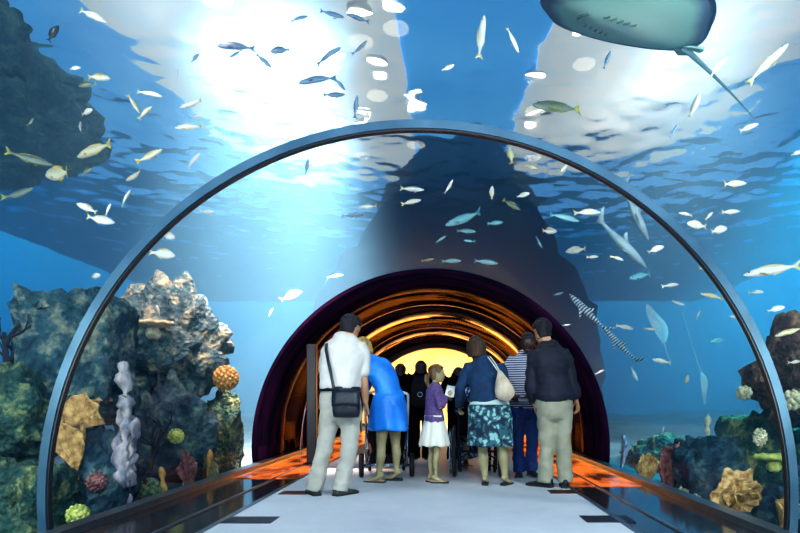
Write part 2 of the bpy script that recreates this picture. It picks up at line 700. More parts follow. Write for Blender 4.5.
M_vent = mat('dark vent metal', (0.012, 0.013, 0.028), rough=0.4, metal=0.3)
M_vent2 = mat('reddish vent metal', (0.10, 0.02, 0.012), rough=0.3, metal=0.5)
vent('floor_vent', 'dark rectangular floor vent near the bottom left edge of the walkway', 226, 275, 517.2, 523.6, M_vent)
vent('floor_vent', 'dark rectangular floor vent near the bottom right edge of the walkway', 583, 631, 516.2, 522.6, M_vent)
vent('floor_vent', 'reddish floor vent beside the left shoe of the man in the white polo', 281, 309, 491.3, 494.6, M_vent2)
vent('floor_vent', 'reddish floor vent just right of the khaki trousered man in the dark shirt', 549, 583, 490.3, 493.6, M_vent2)


# sea bed and the building behind the tank
def seabed():
    g = Geo()
    m = mat('sandy sea bed', hx('3f6470'), rough=0.9, col2=hx('243f4c'), scale=1.2, bump=0.6, bscale=12)
    for s, nm in ((-1, 'left'), (1, 'right')):
        g = Geo()
        rows = []
        for j in range(90):
            y = Y0 + (YF - 0.2 - Y0) * j / 89
            row = []
            for i in range(50):
                u = i / 49
                x = s * (R + 0.06 + 12.4 * u)
                p = V((x * .5, y * .5, 3.1))
                z = -0.12 + min(1, u * 8) * (0.28 * noise.noise(p) + 0.10 * noise.noise(p * 3)) + 0.5 * u
                row.append((x, y, z))
            rows.append(row)
        g.sheet(rows)
        o = g.obj('ground', m)
        struct(o, 'sandy sea bed on the %s side of the tunnel' % nm, 'sea bed')


seabed()


def building():
    m = mat('navy painted wall', (0.001, 0.02, 0.14), rough=0.95, col2=(0.001, 0.012, 0.09), scale=1.0)
    g = Geo()
    # wall with the arched opening
    n = 64
    x1, z1 = 5.0, 8.4
    y = YE - 0.05
    A = arc(R + 0.04, y, n=n)
    lo = math.asin(CZ / (R + 0.04))
    B = []
    for j in range(n + 1):
        a = PI + lo - (PI + 2 * lo) * j / n
        c, s_ = math.cos(a), math.sin(a)
        e = 2.4
        t = ((abs(c) / (x1 if c > 0 else 4.0)) ** e + (abs(s_) / ((z1 if c > -.05 else z1 - 2.2 * min(1, -c * 2)) - CZ)) ** e) ** (-1 / e)
        t *= 1 + 0.10 * noise.noise(V((c * 3, s_ * 3, 1.3))) + 0.05 * noise.noise(V((c * 11, s_ * 11, 5)))
        B.append(V((c * t, y, max(CZ + s_ * t, A[j].z if abs(j - n / 2) > n / 2 - 1 else -9))))
    g.rings([A, B], closed=False, caps=False)
    A2 = [p + V((0, 0.3, 0)) for p in A]
    B2 = [p + V((0, 0.3, 0)) for p in B]
    g.rings([A2, B2], closed=False, caps=False)
    g.rings([B, B2], closed=False, caps=False)
    struct(g.obj('wall_back', m, smooth=False), 'dark navy wall at the end of the tank around the exit', 'wall')
    # lobby beyond the exit
    my = mat('warm yellow lobby wall', hx('ffe2a0'), rough=0.8, col2=hx('fbd07c'), scale=0.6)
    mo = mat('orange lobby wall', hx('f08a1e'), rough=0.7, col2=hx('c85a12'), scale=0.8)
    g = Geo()
    g.box((-3.3, YE + 6.6, 0), (3.3, YE + 6.8, 3.3))
    struct(g.obj('wall_lobby', my, smooth=False), 'bright yellow wall of the lobby beyond the exit', 'wall')
    for s, nm in ((-1, 'lobby_left'), (1, 'lobby_right')):
        g = Geo()
        g.box((s * 3.3 - .1, YE + 0.3, 0), (s * 3.3 + .1, YE + 6.7, 3.3))
        struct(g.obj('wall_' + nm, mo, smooth=False), 'orange %s wall of the lobby' % nm.split('_')[1], 'wall')
    g = Geo()
    g.box((-3.3, YE + 0.3, 3.3), (3.3, YE + 6.8, 3.45))
    struct(g.obj('ceiling_lobby', my, smooth=False), 'warm ceiling of the lobby beyond the exit', 'ceiling')


building()


def hall():
    g = Geo()
    g.box((-23, -8, 10.0), (23, 50, 10.2))
    m = mat('pale blue glowing hall ceiling', hx('58a2e0'), rough=0.9, col2=hx('4690d2'), scale=0.2, emit=0.9)  # emission added so the ceiling brightens the water surface
    struct(g.obj('ceiling_hall', m, smooth=False), 'pale ceiling of the hall above the tank, with added glow', 'ceiling')
    ms = mat('bright skylight', (1.0, 0.98, 0.95), rough=0.5, col2=(0.8, 0.9, 1.0), scale=0.8, emit=1.0)
    # added panels, emission strongest in the middle for a soft glare
    nt = ms.node_tree
    tc = nd(nt, 'ShaderNodeTexCoord')
    mp = nd(nt, 'ShaderNodeMapping')
    mp.inputs['Location'].default_value = (-1, -1, 0)
    mp.inputs['Scale'].default_value = (2, 2, 0)
    gr = nd(nt, 'ShaderNodeTexGradient', gradient_type='QUADRATIC_SPHERE')
    lk(nt, tc.outputs['Generated'], mp.inputs['Vector'])
    lk(nt, mp.outputs[0], gr.inputs['Vector'])
    ma = nd(nt, 'ShaderNodeMath', operation='MULTIPLY_ADD')
    ma.inputs[1].default_value = 1.4
    ma.inputs[2].default_value = 0.55
    lk(nt, gr.outputs['Fac'], ma.inputs[0])
    lk(nt, ma.outputs[0], nt.nodes['Principled BSDF'].inputs['Emission Strength'])
    k = 1
    for x0, x1, y0, y1 in ((-9.0, -1.0, 7.0, 30.0), (3.0, 11.0, 7.0, 28.0)):
        g = Geo()
        k += 1
        g.box((x0, y0, 9.9), (x1, y1, 9.98))
        struct(g.obj('window_%d' % k, ms, smooth=False), 'bright skylight added above the water on the %s' % ('left' if x0 < 0 else 'right'), 'glow panel')
    ml = mat('warm white lamp glass', (1.0, 0.93, 0.75), rough=0.4, col2=(1.0, 0.95, 0.8), emit=9.0)
    mh = mat('white lamp housing', (0.8, 0.82, 0.85), rough=0.4)
    first = None
    for x in (-5.4, -3.9, -2.4, -1.0, 3.4):  # unseen lamps added to make glints in the ripples
        for y in (9.0, 11.6, 14.2, 16.8, 19.4):
            if first is None:
                t = thing('hall_lamp', 'round warm white lamp added over the water to glint through the ripples', 'lamp', (x, y, 9.99), 'added lamps over the tank')
                g = Geo()
                g.loft([(0, 0, 0), (0, 0, -0.25)], [.28, .34], n=20, round_ends=False)
                g.obj('housing', mh, t)
                g = Geo()
                g.ell((0, 0, -0.26), (.31, .31, .07), n=20, m=6)
                g.obj('lamp_glass', ml, t)
                first = t
            else:
                c = copy_tree(first)
                c.location = (x + random.uniform(-.8, .8), y + random.uniform(-1.1, 1.1), 9.99)


hall()


# ------------------------------------------------------------------ light
def aim(o, target):
    d = V(target) - o.location
    o.rotation_euler = d.to_track_quat('-Z', 'Y').to_euler()


def spot(loc, target, power, angle, col=(0.85, 0.95, 1.0), blend=0.6, size=0.25):
    l = bpy.data.lights.new('tank_spot', 'SPOT')
    l.energy = power
    l.color = col
    l.spot_size = math.radians(angle)
    l.spot_blend = blend
    l.shadow_soft_size = size
    o = bpy.data.objects.new('tank_spot', l)
    C.objects.link(o)
    o.location = loc
    aim(o, target)
    return o


def area(loc, target, power, sx, sy, col):
    l = bpy.data.lights.new('area_light', 'AREA')
    l.energy = power
    l.color = col
    l.shape = 'RECTANGLE'
    l.size, l.size_y = sx, sy
    o = bpy.data.objects.new('area_light', l)
    C.objects.link(o)
    o.location = loc
    aim(o, target)
    return o


def lights():
    w = bpy.data.worlds.new('blue_water_world')
    SC.world = w
    w.use_nodes = True
    nt = w.node_tree
    bg = nt.nodes['Background']
    tc = nd(nt, 'ShaderNodeTexCoord')
    sp = nd(nt, 'ShaderNodeSeparateXYZ')
    lk(nt, tc.outputs['Generated'], sp.inputs[0])
    r = nd(nt, 'ShaderNodeValToRGB')
    r.color_ramp.elements[0].position = 0.0
    r.color_ramp.elements[0].color = c4((0.0008, 0.045, 0.16))
    r.color_ramp.elements[1].position = 0.65
    r.color_ramp.elements[1].color = c4((0.3, 0.60, 0.95))
    e = r.color_ramp.elements.new(0.20)
    e.color = c4((0.001, 0.20, 0.62))
    e = r.color_ramp.elements.new(0.42)
    e.color = c4((0.02, 0.42, 0.82))
    lk(nt, sp.outputs['Z'], r.inputs['Fac'])
    lk(nt, r.outputs['Color'], bg.inputs['Color'])
    bg.inputs['Strength'].default_value = 1.7
    # lamps over the tank
    Z = 9.6
    for x, y, pw, an in ((-2.1, 9.2, 800000, 34), (-3.4, 9.8, 500000, 36), (-2.6, 13.0, 700000, 34)):
        spot((x, y, Z), (x - .2, y + .1, 0), pw * 1.2, an, col=(1, .70, .64), blend=1.0)
    # unseen spots added just under the surface for glowing haze
    spot((-1.9, 6.3, 6.1), (-2.9, 10.5, 2.2), 14000, 66, col=(1, .60, .52), blend=1, size=.5)
    spot((-2.6, 5.2, 5.9), (-3.6, 8.5, 3.2), 4500, 80, col=(1, .60, .52), blend=1, size=.5)
    spot((3.0, 6.2, 6.0), (3.9, 8.0, 4.4), 11000, 62, col=(1, .66, .58), blend=1, size=.5)
    spot((6.5, 8.0, 6.0), (6.5, 8.5, 0), 5000, 90, col=(0.05, 0.75, 1.0))
    # unseen spots added beside the walkway to brighten fish, rocks and corals
    spot((-3.6, 0.4, 5.6), (-4.6, 6.5, 3.2), 1000, 110, size=.3)
    spot((4.0, 0.4, 5.6), (4.2, 6.5, 2.6), 1100, 110, size=.3)
    spot((-3.4, 1.0, 1.2), (-4.2, 6.5, 1.4), 330, 110, size=.3, col=(.9, 1, .95))
    spot((3.4, 1.0, 1.2), (4.0, 6.5, 1.2), 330, 110, size=.3, col=(.9, 1, .95))
    spot((1.9, 2.2, 3.0), (1.6, 4.4, 3.9), 330, 80, size=.2, col=(.8, 1, .97))  # unseen spot added below to brighten the ray belly
    # light on the visitors
    area((0.2, 1.2, 2.6), (0.0, 5.6, 0.3), 125, 1.6, 1.0, (0.93, 0.97, 1.0))
    # warm lobby
    area((0, YE + 3.4, 3.2), (0, YE + 3.4, 0), 360, 5, 5, (1.0, 0.80, 0.50))
    area((-1.0, YE + 1.2, 3.0), (-0.5, YE + 6.6, 1.8), 360, 3, 1, (1.0, 0.82, 0.52))


lights()

cd = bpy.data.cameras.new('camera')
cam = bpy.data.objects.new('camera', cd)
C.objects.link(cam)
cam.location = CAM
cam.rotation_euler = (PI / 2, 0, 0)
cd.sensor_width = 36.0
cd.lens = F * 36.0 / 800.0
cd.shift_x = -(VX - 400.0) / 800.0
cd.shift_y = (VY - 266.5) / 800.0
cd.clip_end = 200
SC.camera = cam
SC.view_settings.view_transform = 'Standard'
SC.view_settings.look = 'Medium High Contrast'
SC.view_settings.exposure = 0.0
SC.cycles.use_denoising = True
SC.cycles.max_bounces = 8
SC.cycles.transparent_max_bounces = 16
SC.cycles.volume_bounces = 0
SC.cycles.sample_clamp_indirect = 4.0
SC.cycles.caustics_reflective = False
SC.cycles.caustics_refractive = False

# ================================================================== people
M_skin = mat('light skin', hx('c99a78'), rough=0.5, col2=hx('b88563'), scale=6)
M_skin2 = mat('olive lit skin', hx('a89a70'), rough=0.5, col2=hx('8f8560'), scale=6)
M_skin3 = mat('dark skin', hx('4a2f22'), rough=0.5, col2=hx('3a241a'), scale=6)
M_eye = mat('eye white', (0.40, 0.39, 0.37), rough=0.3)
M_iris = mat('eye iris', (0.02, 0.012, 0.008), rough=0.1)
M_lip = mat('lips', hx('9a5348'), rough=0.4)
M_black = mat('black cloth', (0.006, 0.006, 0.010), rough=0.8, bump=0.2, spec=0.1)
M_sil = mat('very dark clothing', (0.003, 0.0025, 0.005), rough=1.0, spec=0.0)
M_leather = mat('black leather', (0.010, 0.011, 0.018), rough=0.35, bump=0.3, bscale=60)
M_hair_d = mat('dark hair', (0.012, 0.011, 0.014), rough=0.65, col2=(0.03, 0.028, 0.035), scale=30, stretch=(1, 1, .15), bump=0.9, bscale=70, spec=0.25)
M_hair_b = mat('brown hair', hx('4e3a2c'), rough=0.65, col2=hx('2a1e18'), scale=30, stretch=(1, 1, .12), bump=0.9, bscale=70, spec=0.25)
M_hair_l = mat('light brown hair', hx('7d6548'), rough=0.65, col2=hx('4c3a28'), scale=30, stretch=(1, 1, .12), bump=0.9, bscale=70, spec=0.25)
M_hair_y = mat('blonde hair', hx('c9a468'), rough=0.65, col2=hx('8a6a40'), scale=30, stretch=(1, 1, .12), bump=0.9, bscale=70, spec=0.25)
M_polo = mat('white polo cotton', hx('ded9cf'), rough=0.85, col2=hx('cdc9c2'), scale=5, bump=0.15, bscale=30)
M_khaki = mat('pale khaki twill', hx('bdb9aa'), rough=0.85, col2=hx('a6a294'), scale=4, bump=0.25, bscale=18)
M_khaki2 = mat('sage khaki twill', hx('a5a28a'), rough=0.85, col2=hx('8d8b76'), scale=4, bump=0.25, bscale=18)
M_blue = mat('bright blue satin', hx('2090f2'), rough=0.5, col2=hx('1470d0'), scale=5, bump=0.15, bscale=12)
M_purple = mat('purple knit', hx('6d5688'), rough=0.9, col2=hx('4a3a66'), scale=60, bump=0.6, bscale=90)
M_white = mat('white skirt cotton', hx('e2e0d2'), rough=0.85, col2=hx('c9c8ba'), scale=14, stretch=(1, 1, .1))
M_navy = mat('navy blue knit', hx('123a5c'), rough=0.9, col2=hx('0c2a48'), scale=12, bump=0.2, bscale=60)
M_under = mat('pale mint shirt hem', hx('b9d0c4'), rough=0.85)
M_darkshirt = mat('dark navy shirt', hx('12162c'), rough=0.75, col2=hx('090b18'), scale=6, bump=0.2, bscale=20)
M_denim = mat('blue denim', hx('1d3f7c'), rough=0.9, col2=hx('122a58'), scale=5, bump=0.3, bscale=30, stretch=(1, 1, .4))
M_shoe_b = mat('black shoe leather', (0.012, 0.012, 0.016), rough=0.35)
M_shoe_g = mat('grey green shoe', hx('4d5546'), rough=0.6, col2=hx('2c3128'), scale=20)
M_sole = mat('shoe sole', (0.03, 0.03, 0.03), rough=0.8)
M_sole_w = mat('pale shoe sole', hx('9a9a90'), rough=0.8)
M_flat = mat('beige flat shoe', hx('b59b78'), rough=0.5)
M_metal = mat('bright metal', hx('a9b4bf'), rough=0.25, metal=0.9)
M_dmetal = mat('dark metal', hx('2a2f3a'), rough=0.35, metal=0.7)
M_rubber = mat('black rubber', (0.010, 0.010, 0.012), rough=0.7)
M_beige = mat('beige canvas', hx('cdbfa8'), rough=0.85, col2=hx('ac9c86'), scale=8, bump=0.3, bscale=40)
M_cord = mat('pale cord', hx('d8d2c4'), rough=0.8)


def stripes():
    m, nt, b = nodes('navy and white striped jersey')
    tc = nd(nt, 'ShaderNodeTexCoord')
    w = nd(nt, 'ShaderNodeTexWave', Scale=11.5, Distortion=0.6)
    w.bands_direction = 'Z'
    w.inputs['Detail'].default_value = 1.0
    lk(nt, tc.outputs['Object'], w.inputs['Vector'])
    r = nd(nt, 'ShaderNodeValToRGB')
    r.color_ramp.interpolation = 'CONSTANT'
    r.color_ramp.elements[0].color = c4(hx('18264a'))
    r.color_ramp.elements[1].position = 0.5
    r.color_ramp.elements[1].color = c4(hx('c4cbd8'))
    lk(nt, w.outputs['Fac'], r.inputs['Fac'])
    lk(nt, r.outputs['Color'], b.inputs['Base Color'])
    b.inputs['Roughness'].default_value = 0.85
    return m


def print_cloth(name, ca, cb, cc, scale):
    m, nt, b = nodes(name)
    tc = nd(nt, 'ShaderNodeTexCoord')
    n = nd(nt, 'ShaderNodeTexNoise', Scale=5.0, Detail=2.0)
    lk(nt, tc.outputs['Object'], n.inputs['Vector'])
    ad = nd(nt, 'ShaderNodeMixRGB', blend_type='ADD', Fac=0.25)
    lk(nt, tc.outputs['Object'], ad.inputs[1])
    lk(nt, n.outputs['Color'], ad.inputs[2])
    v = nd(nt, 'ShaderNodeTexVoronoi', Scale=scale)
    lk(nt, ad.outputs[0], v.inputs['Vector'])
    r = nd(nt, 'ShaderNodeValToRGB')
    r.color_ramp.interpolation = 'CONSTANT'
    r.color_ramp.elements[0].color = c4(cc)
    r.color_ramp.elements[1].position = 0.62
    r.color_ramp.elements[1].color = c4(cb)
    e = r.color_ramp.elements.new(0.36)
    e.color = c4(ca)
    lk(nt, v.outputs['Distance'], r.inputs['Fac'])
    lk(nt, r.outputs['Color'], b.inputs['Base Color'])
    b.inputs['Roughness'].default_value = 0.8
    return m


M_stripe = stripes()
M_teal = print_cloth('teal printed skirt', hx('2c5a66'), hx('10283a'), hx('86b4ae'), 17.0)
M_floral = print_cloth('blue floral dress', hx('3d4a78'), hx('141a38'), hx('a9aec8'), 24.0)

MALE = [(0, .150, .105), (.10, .172, .120), (.22, .168, .118), (.36, .152, .106), (.52, .158, .110), (.68, .178, .120), (.82, .180, .112), (.92, .130, .085), (1.0, .062, .062)]
FEM = [(0, .150, .110), (.10, .178, .128), (.22, .168, .120), (.38, .128, .095), (.52, .135, .100), (.68, .150, .122), (.82, .155, .100), (.92, .110, .075), (1.0, .050, .052)]
KID = [(0, .130, .100), (.10, .145, .110), (.22, .140, .108), (.38, .128, .102), (.52, .130, .102), (.68, .142, .106), (.82, .150, .098), (.92, .110, .078), (1.0, .050, .052)]

HEAD = [(-.50, .13, .15, .13), (-.45, .21, .23, .11), (-.34, .275, .32, .06), (-.20, .305, .375, .025), (-.05, .325, .405, .005), (.10, .340, .425, -.02),
        (.24, .340, .420, -.03), (.36, .295, .365, -.04), (.45, .19, .24, -.045), (.50, .06, .08, -.05)]


def prof_at(P, t):
    for (a, b) in zip(P, P[1:]):
        if t <= b[0]:
            u = (t - a[0]) / (b[0] - a[0])
            u = max(0, min(1, u))
            return a[1] + (b[1] - a[1]) * u, a[2] + (b[2] - a[2]) * u
    return P[-1][1], P[-1][2]


def lerp(a, b, t):
    return a + (b - a) * t


def sstep(a, b, x):
    t = max(0.0, min(1.0, (x - a) / (b - a)))
    return t * t * (3 - 2 * t)


class Fig:
    def __init__(self, name, label, px0, fy, H, J, sex='m', f=(0, 1), hf=None, skin=None, build=1.0, hscale=1.0, group=None, D=None):
        self.s = (fy - VY) / 0.9
        self.px0, self.fy = px0, fy
        self.D = F / self.s
        self.k = H / 1.75
        self.build = build
        self.P = {'m': MALE, 'f': FEM, 'c': KID}[sex]
        self.sex = sex
        self.fw = V((f[0], f[1], 0)).normalized()
        self.rt = V((self.fw.y, -self.fw.x, 0))
        self.hf = V(hf if hf else (f[0], f[1], -.1)).normalized()
        self.skin = skin or M_skin
        self.root = thing(name, label, 'person', (CAM.x + (px0 - VX) / self.s, self.D, 0), group)
        self.J = {k: self.p(*v) for k, v in J.items()}
        j = self.J
        self.up = (j['nk'] - j['pel']).normalized()
        self.hh = 0.228 * self.k * hscale
        self.mid = j.get('mid', (j['pel'] + j['nk']) / 2)
        self.crotch = j['pel'] - self.up * 0.05 * self.k
        hu = (j['hd'] - j['nk']).normalized() * 0.5 + V((0, 0, 1)) * 0.8
        hu = hu - self.hf * hu.dot(self.hf)
        self.hu = hu.normalized()
        self.hr = self.hf.cross(self.hu)

    def p(self, px, py, dy=0.0):
        D = self.D + dy
        q = at(px, py, D)
        return q - V((CAM.x + (self.px0 - VX) / self.s, self.D, 0))

    def spine(self, t):
        a, b, c = self.crotch, self.mid * 2 - (self.crotch + self.J['nk']) / 2, self.J['nk']
        return a * (1 - t) ** 2 + b * (2 * t * (1 - t)) + c * t * t

    def torso(self, g, t0, t1, grow, n=12, flare=0.0):
        pts, rad = [], []
        for i in range(n + 1):
            t = lerp(t0, t1, i / n)
            rx, ry = prof_at(self.P, t)
            fl = flare * max(0, (t0 + .25 - t)) / .25
            pts.append(self.spine(t))
            rad.append(((rx * self.build) * self.k + grow + fl, ry * self.build * self.k + grow + fl))
        g.loft(pts, rad, right=self.rt, n=22)

    def armchain(self, side):
        j = self.J
        return j['sh' + side], j['el' + side], j['wr' + side]

    def arm(self, g, side, frac=1.0, grow=0.0, cuff=0.0):
        """frac 1 = elbow, 2 = wrist"""
        a, b, c = self.armchain(side)
        r = (.054, .047, .041, .040, .028) if self.sex == 'm' else (.045, .040, .035, .034, .024)
        r = [x * self.k * (1.0 if self.sex != 'c' else 1.0) * (0.5 + .5 * self.build) for x in r]
        inner = a + (self.spine(.86) - a) * 0.45
        pts = [inner, a]
        rad = [r[0] + grow, r[0] * 1.12 + grow]
        n = 8
        for i in range(1, n + 1):
            t = frac * i / n
            if t <= 1:
                q, rr = lerp(a, b, t), lerp(r[0] * 1.05, r[2], t)
            else:
                u = t - 1
                q = lerp(b, c, u)
                rr = lerp(r[2], r[4], u) + r[3] * 0.12 * math.sin(PI * min(1, u * 1.4))
            pts.append(q)
            rad.append(rr + grow + cuff * (i / n))
        g.loft(pts, rad, right=self.rt, n=14)

    def leg(self, g, side, grow=0.0, hem=None, stop=1.0):
        j = self.J
        a, b, c = j['hp' + side], j['kn' + side], j['an' + side]
        r = (.086, .074, .056, .058, .039) if self.sex == 'm' else ((.084, .070, .052, .054, .033) if self.sex == 'f' else (.072, .060, .047, .045, .032))
        r = [x * self.k * (0.4 + .6 * self.build) for x in r]
        pts = [a + V((0, 0, .04 * self.k)), a, lerp(a, b, .5), b, lerp(b, c, .35), lerp(b, c, .75), c]
        rad = [r[0] * .9, r[0], r[1], r[2], r[3], lerp(r[3], r[4], .75), r[4]]
        rad = [x + grow for x in rad]
        if hem:
            rad[3] = max(rad[3], hem * 0.94)
            rad[4] = max(rad[4], hem * 0.93)
            rad[5] = max(rad[5], hem * 0.97)
            rad[6] = hem
            pts[6] = c + (c - b).normalized() * 0.045
        # a calf bulging backward
        else:
            pts[4] = pts[4] - self.fw * 0.012
        g.loft(pts, rad, right=self.rt, n=16, round_ends=not hem)

    def hand(self, g, side, d=None, palm=None, thumb=None, curl=0.55):
        a, b, c = self.armchain(side)
        d = V(d).normalized() if d else (c - b).normalized()
        inward = (self.spine(.2) - c)
        palm = V(palm) if palm else inward
        palm = (palm - d * palm.dot(d)).normalized()
        th = V(thumb) if thumb else self.fw
        th = th - d * th.dot(d) - palm * th.dot(palm)
        if th.length < .1:
            th = d.cross(palm)
        th.normalize()
        k = self.k * (.92 if self.sex != 'm' else 1.0)
        L = .092 * k
        g.slot = 0
        g.loft([c - d * .03, c + d * .02 * k, c + d * .055 * k, c + d * L], [(.026 * k, .020 * k), (.034 * k, .016 * k), (.041 * k, .0145 * k), (.039 * k, .011 * k)], right=th, n=12)
        for i, (off, ln) in enumerate(((.029, .070), (.010, .079), (-.010, .074), (-.028, .058))):
            q = c + d * L + th * off * k
            dd = d.copy()
            pts, rad = [q - d * .012], [.0088 * k]
            for s_, fr in enumerate((.45, .3, .25)):
                ang = curl * (0.5 + .35 * s_) * (1 + .06 * i)
                dd = (dd * math.cos(ang) + palm * math.sin(ang)).normalized()
                q = q + dd * ln * fr * k
                pts.append(q)
                rad.append((.0082 - .0011 * s_) * k)
            g.loft(pts, rad, right=th, n=7)
        q = c + d * .03 * k + th * .030 * k
        t1 = (th * .75 + d * .7 + palm * .25).normalized()
        t2 = (th * .25 + d * .9 + palm * .45).normalized()
        g.loft([q - t1 * .015, q + t1 * .034 * k, q + t1 * .034 * k + t2 * .030 * k], [.0135 * k, .0105 * k, .0085 * k], right=palm, n=8)

    def headring(self, t, a, sc=1.0):
        H_ = HEAD
        t_ = max(-.5, min(.5, t))
        for A, B in zip(H_, H_[1:]):
            if t_ <= B[0] + 1e-9:
                u = (t_ - A[0]) / (B[0] - A[0])
                rx, ry, yo = (lerp(A[i], B[i], u) for i in (1, 2, 3))
                break
        h = self.hh
        return self.J['hd'] + self.hu * t * h + self.hf * (yo * h) + self.hr * (math.sin(a) * rx * h * sc) + self.hf * (math.cos(a) * ry * h * sc)

    def headgeo(self, g, e):
        h, c = self.hh, self.J['hd']
        u, f, r = self.hu, self.hf, self.hr
        fine = [-.5 + i / 20 for i in range(21)]
        g.rings([[self.headring(t, 2 * PI * k / 24) for k in range(24)] for t in fine])
        g.loft([c + u * .06 * h + f * .385 * h, c - u * .05 * h + f * .43 * h, c - u * .13 * h + f * .47 * h, c - u * .17 * h + f * .40 * h],
               [.035 * h, .045 * h, .062 * h, .045 * h], right=r, n=10)
        g.loft([c + u * .09 * h + f * .36 * h - r * .22 * h, c + u * .10 * h + f * .405 * h - r * .09 * h, c + u * .10 * h + f * .405 * h + r * .09 * h, c + u * .09 * h + f * .36 * h + r * .22 * h],
               [.035 * h] * 4, right=u, n=8)
        for s in (-1, 1):
            g.loft([c + r * s * .335 * h + u * .09 * h - f * .05 * h, c + r * s * .375 * h + u * .03 * h - f * .07 * h, c + r * s * .36 * h - u * .05 * h - f * .05 * h, c + r * s * .335 * h - u * .12 * h - f * .02 * h],
                   [(.03 * h, .05 * h), (.032 * h, .075 * h), (.03 * h, .06 * h), (.026 * h, .035 * h)], right=r, n=8)
        nb = self.J['nk']
        kk = self.k * self.build
        nr = .058 * kk if self.sex == 'm' else .047 * kk
        g.loft([nb - self.up * .05 * self.k, nb, lerp(nb, c - f * .08 * h - u * .2 * h, .6), c - f * .08 * h - u * .12 * h], [nr * 1.3, nr * 1.08, nr * .98, nr], right=self.rt, n=14)
        for s in (-1, 1):
            q = c + r * s * .145 * h + u * .015 * h + f * .350 * h
            e.slot = 1
            e.ell(q, .052 * h, n=10, m=8)
            e.slot = 2
            e.ell(q + f * .036 * h, .026 * h, n=8, m=6)
        e.slot = 3
        e.loft([c - u * .285 * h + f * .385 * h - r * .10 * h, c - u * .275 * h + f * .418 * h, c - u * .285 * h + f * .385 * h + r * .10 * h], [(.012 * h, .03 * h), (.02 * h, .042 * h), (.012 * h, .03 * h)], right=f, n=8)
        e.slot = 0

    def body(self, hands=True, curl=.55, hd=None, voxel=.011, feet=True):
        g, e = Geo(), Geo()
        self.torso(g, 0, 1, 0)
        for s in 'LR':
            self.arm(g, s, 2.0)
            self.leg(g, s)
            if feet:
                a, td = self.J['an' + s], self.toe[s]
                k = self.k
                g.loft([a + V((0, 0, -.005)) - td * .035 * k, a - V((0, 0, a.z - .035 * k)) + td * .07 * k, a - V((0, 0, a.z - .02 * k)) + td * .15 * k],
                       [(.034 * k, .034 * k), (.040 * k, .028 * k), (.038 * k, .014 * k)], right=V((td.y, -td.x, 0)), n=12)
            self.hand(e, s, curl=curl, **((hd or {}).get(s, {})))
        self.headgeo(g, e)
        self.body_o = g.obj('body', [self.skin, M_eye, M_iris, M_lip], self.root, remesh=voxel, smooth_it=2, extra=e)
        return self.body_o

    toe = {'L': V((0, 1, 0)), 'R': V((0, 1, 0))}

    def toes(self, l, r):
        self.toe = {'L': V((l[0], l[1], 0)).normalized(), 'R': V((r[0], r[1], 0)).normalized()}

    def top(self, name, m, t0, grow=.014, sleeve=1.8, cuff=0.004, flare=.0, wr=(.006, (9, 9, 6)), neck=.955, label=None, extra=None):
        g = Geo()
        self.torso(g, t0, neck, grow, flare=flare)
        for s in 'LR':
            self.arm(g, s, sleeve, grow * .85, cuff)
        o = g.obj(name, m, self.root, remesh=.011, smooth_it=3, wrinkle=wr, extra=extra)
        if label:
            o['label'] = label
        return o

    def collar(self, m):
        g = Geo()
        nb = self.J['nk']
        rows = []
        d = (self.up * .7 + V((0, 0, .5))).normalized()
        for zz, rr in ((-.03, .086), (.028, .071), (.036, .069), (.0, .094), (-.022, .112)):
            rows.append([nb + d * zz * self.k + self.rt * (rr * self.k * math.sin(a)) + self.fw * (rr * self.k * math.cos(a) * .95) for a in [2 * PI * i / 28 for i in range(29)]])
        g.sheet(rows, thick=.005)
        g.obj('collar', m, self.root)

    def trousers(self, m, t1=.24, grow=.016, hem=.075, name='trousers', wr=(.008, (8, 8, 7)), belt=None, pocket=None):
        g = Geo()
        self.torso(g, .0, t1, grow, n=6)
        for s in 'LR':
            self.leg(g, s, grow, hem)
        o = g.obj(name, m, self.root, remesh=.011, smooth_it=3, wrinkle=wr)
        if belt:
            g = Geo()
            rx, ry = prof_at(self.P, t1)
            rx, ry = rx * self.build * self.k + grow + .010, ry * self.build * self.k + grow + .010
            pts = []
            c = self.spine(t1 - .0)
            rows = []
            for dz in (-.022, .022):
                rows.append([c + self.up * dz + self.rt * (rx * math.sin(a)) + self.fw * (ry * math.cos(a)) for a in [2 * PI * i / 36 for i in range(37)]])
            g.sheet(rows, thick=.008)
            g.obj('belt', belt, self.root)
        return o

    def skirt(self, m, t_top, z_hem, grow=.02, rx=.22, ry=.19, folds=9, amp=.012, name='skirt', shift=(0, 0)):
        g = Geo()
        c0 = self.spine(t_top)
        r0 = prof_at(self.P, t_top)
        r0 = (r0[0] * self.build * self.k + grow, r0[1] * self.build * self.k + grow)
        ch = prof_at(self.P, .1)
        base = (self.J['hpL'] + self.J['hpR']) / 2
        rows = []
        N = 64
        for i in range(17):
            u = i / 16
            z = lerp(c0.z, z_hem, u)
            e = sstep(0, .35, u)
            rr = (lerp(r0[0], max(ch[0] * self.build * self.k + grow, lerp(r0[0], rx, u)), e), lerp(r0[1], max(ch[1] * self.build * self.k + grow, lerp(r0[1], ry, u)), e))
            q = V((lerp(c0.x, base.x + shift[0], e), lerp(c0.y, base.y + shift[1], e), z))
            row = []
            for k in range(N + 1):
                a = 2 * PI * k / N
                w = 1 + (amp * u / rr[0]) * (math.sin(a * folds + 1.3 * math.sin(a * 2)) + .5 * math.sin(a * (folds * 2 - 3)))
                row.append(q + self.rt * (rr[0] * w * math.sin(a)) + self.fw * (rr[1] * w * math.cos(a)) + V((0, 0, .008 * u * math.sin(a * folds * .7))))
            rows.append(row)
        g.sheet(rows, thick=.006)
        return g.obj(name, m, self.root)

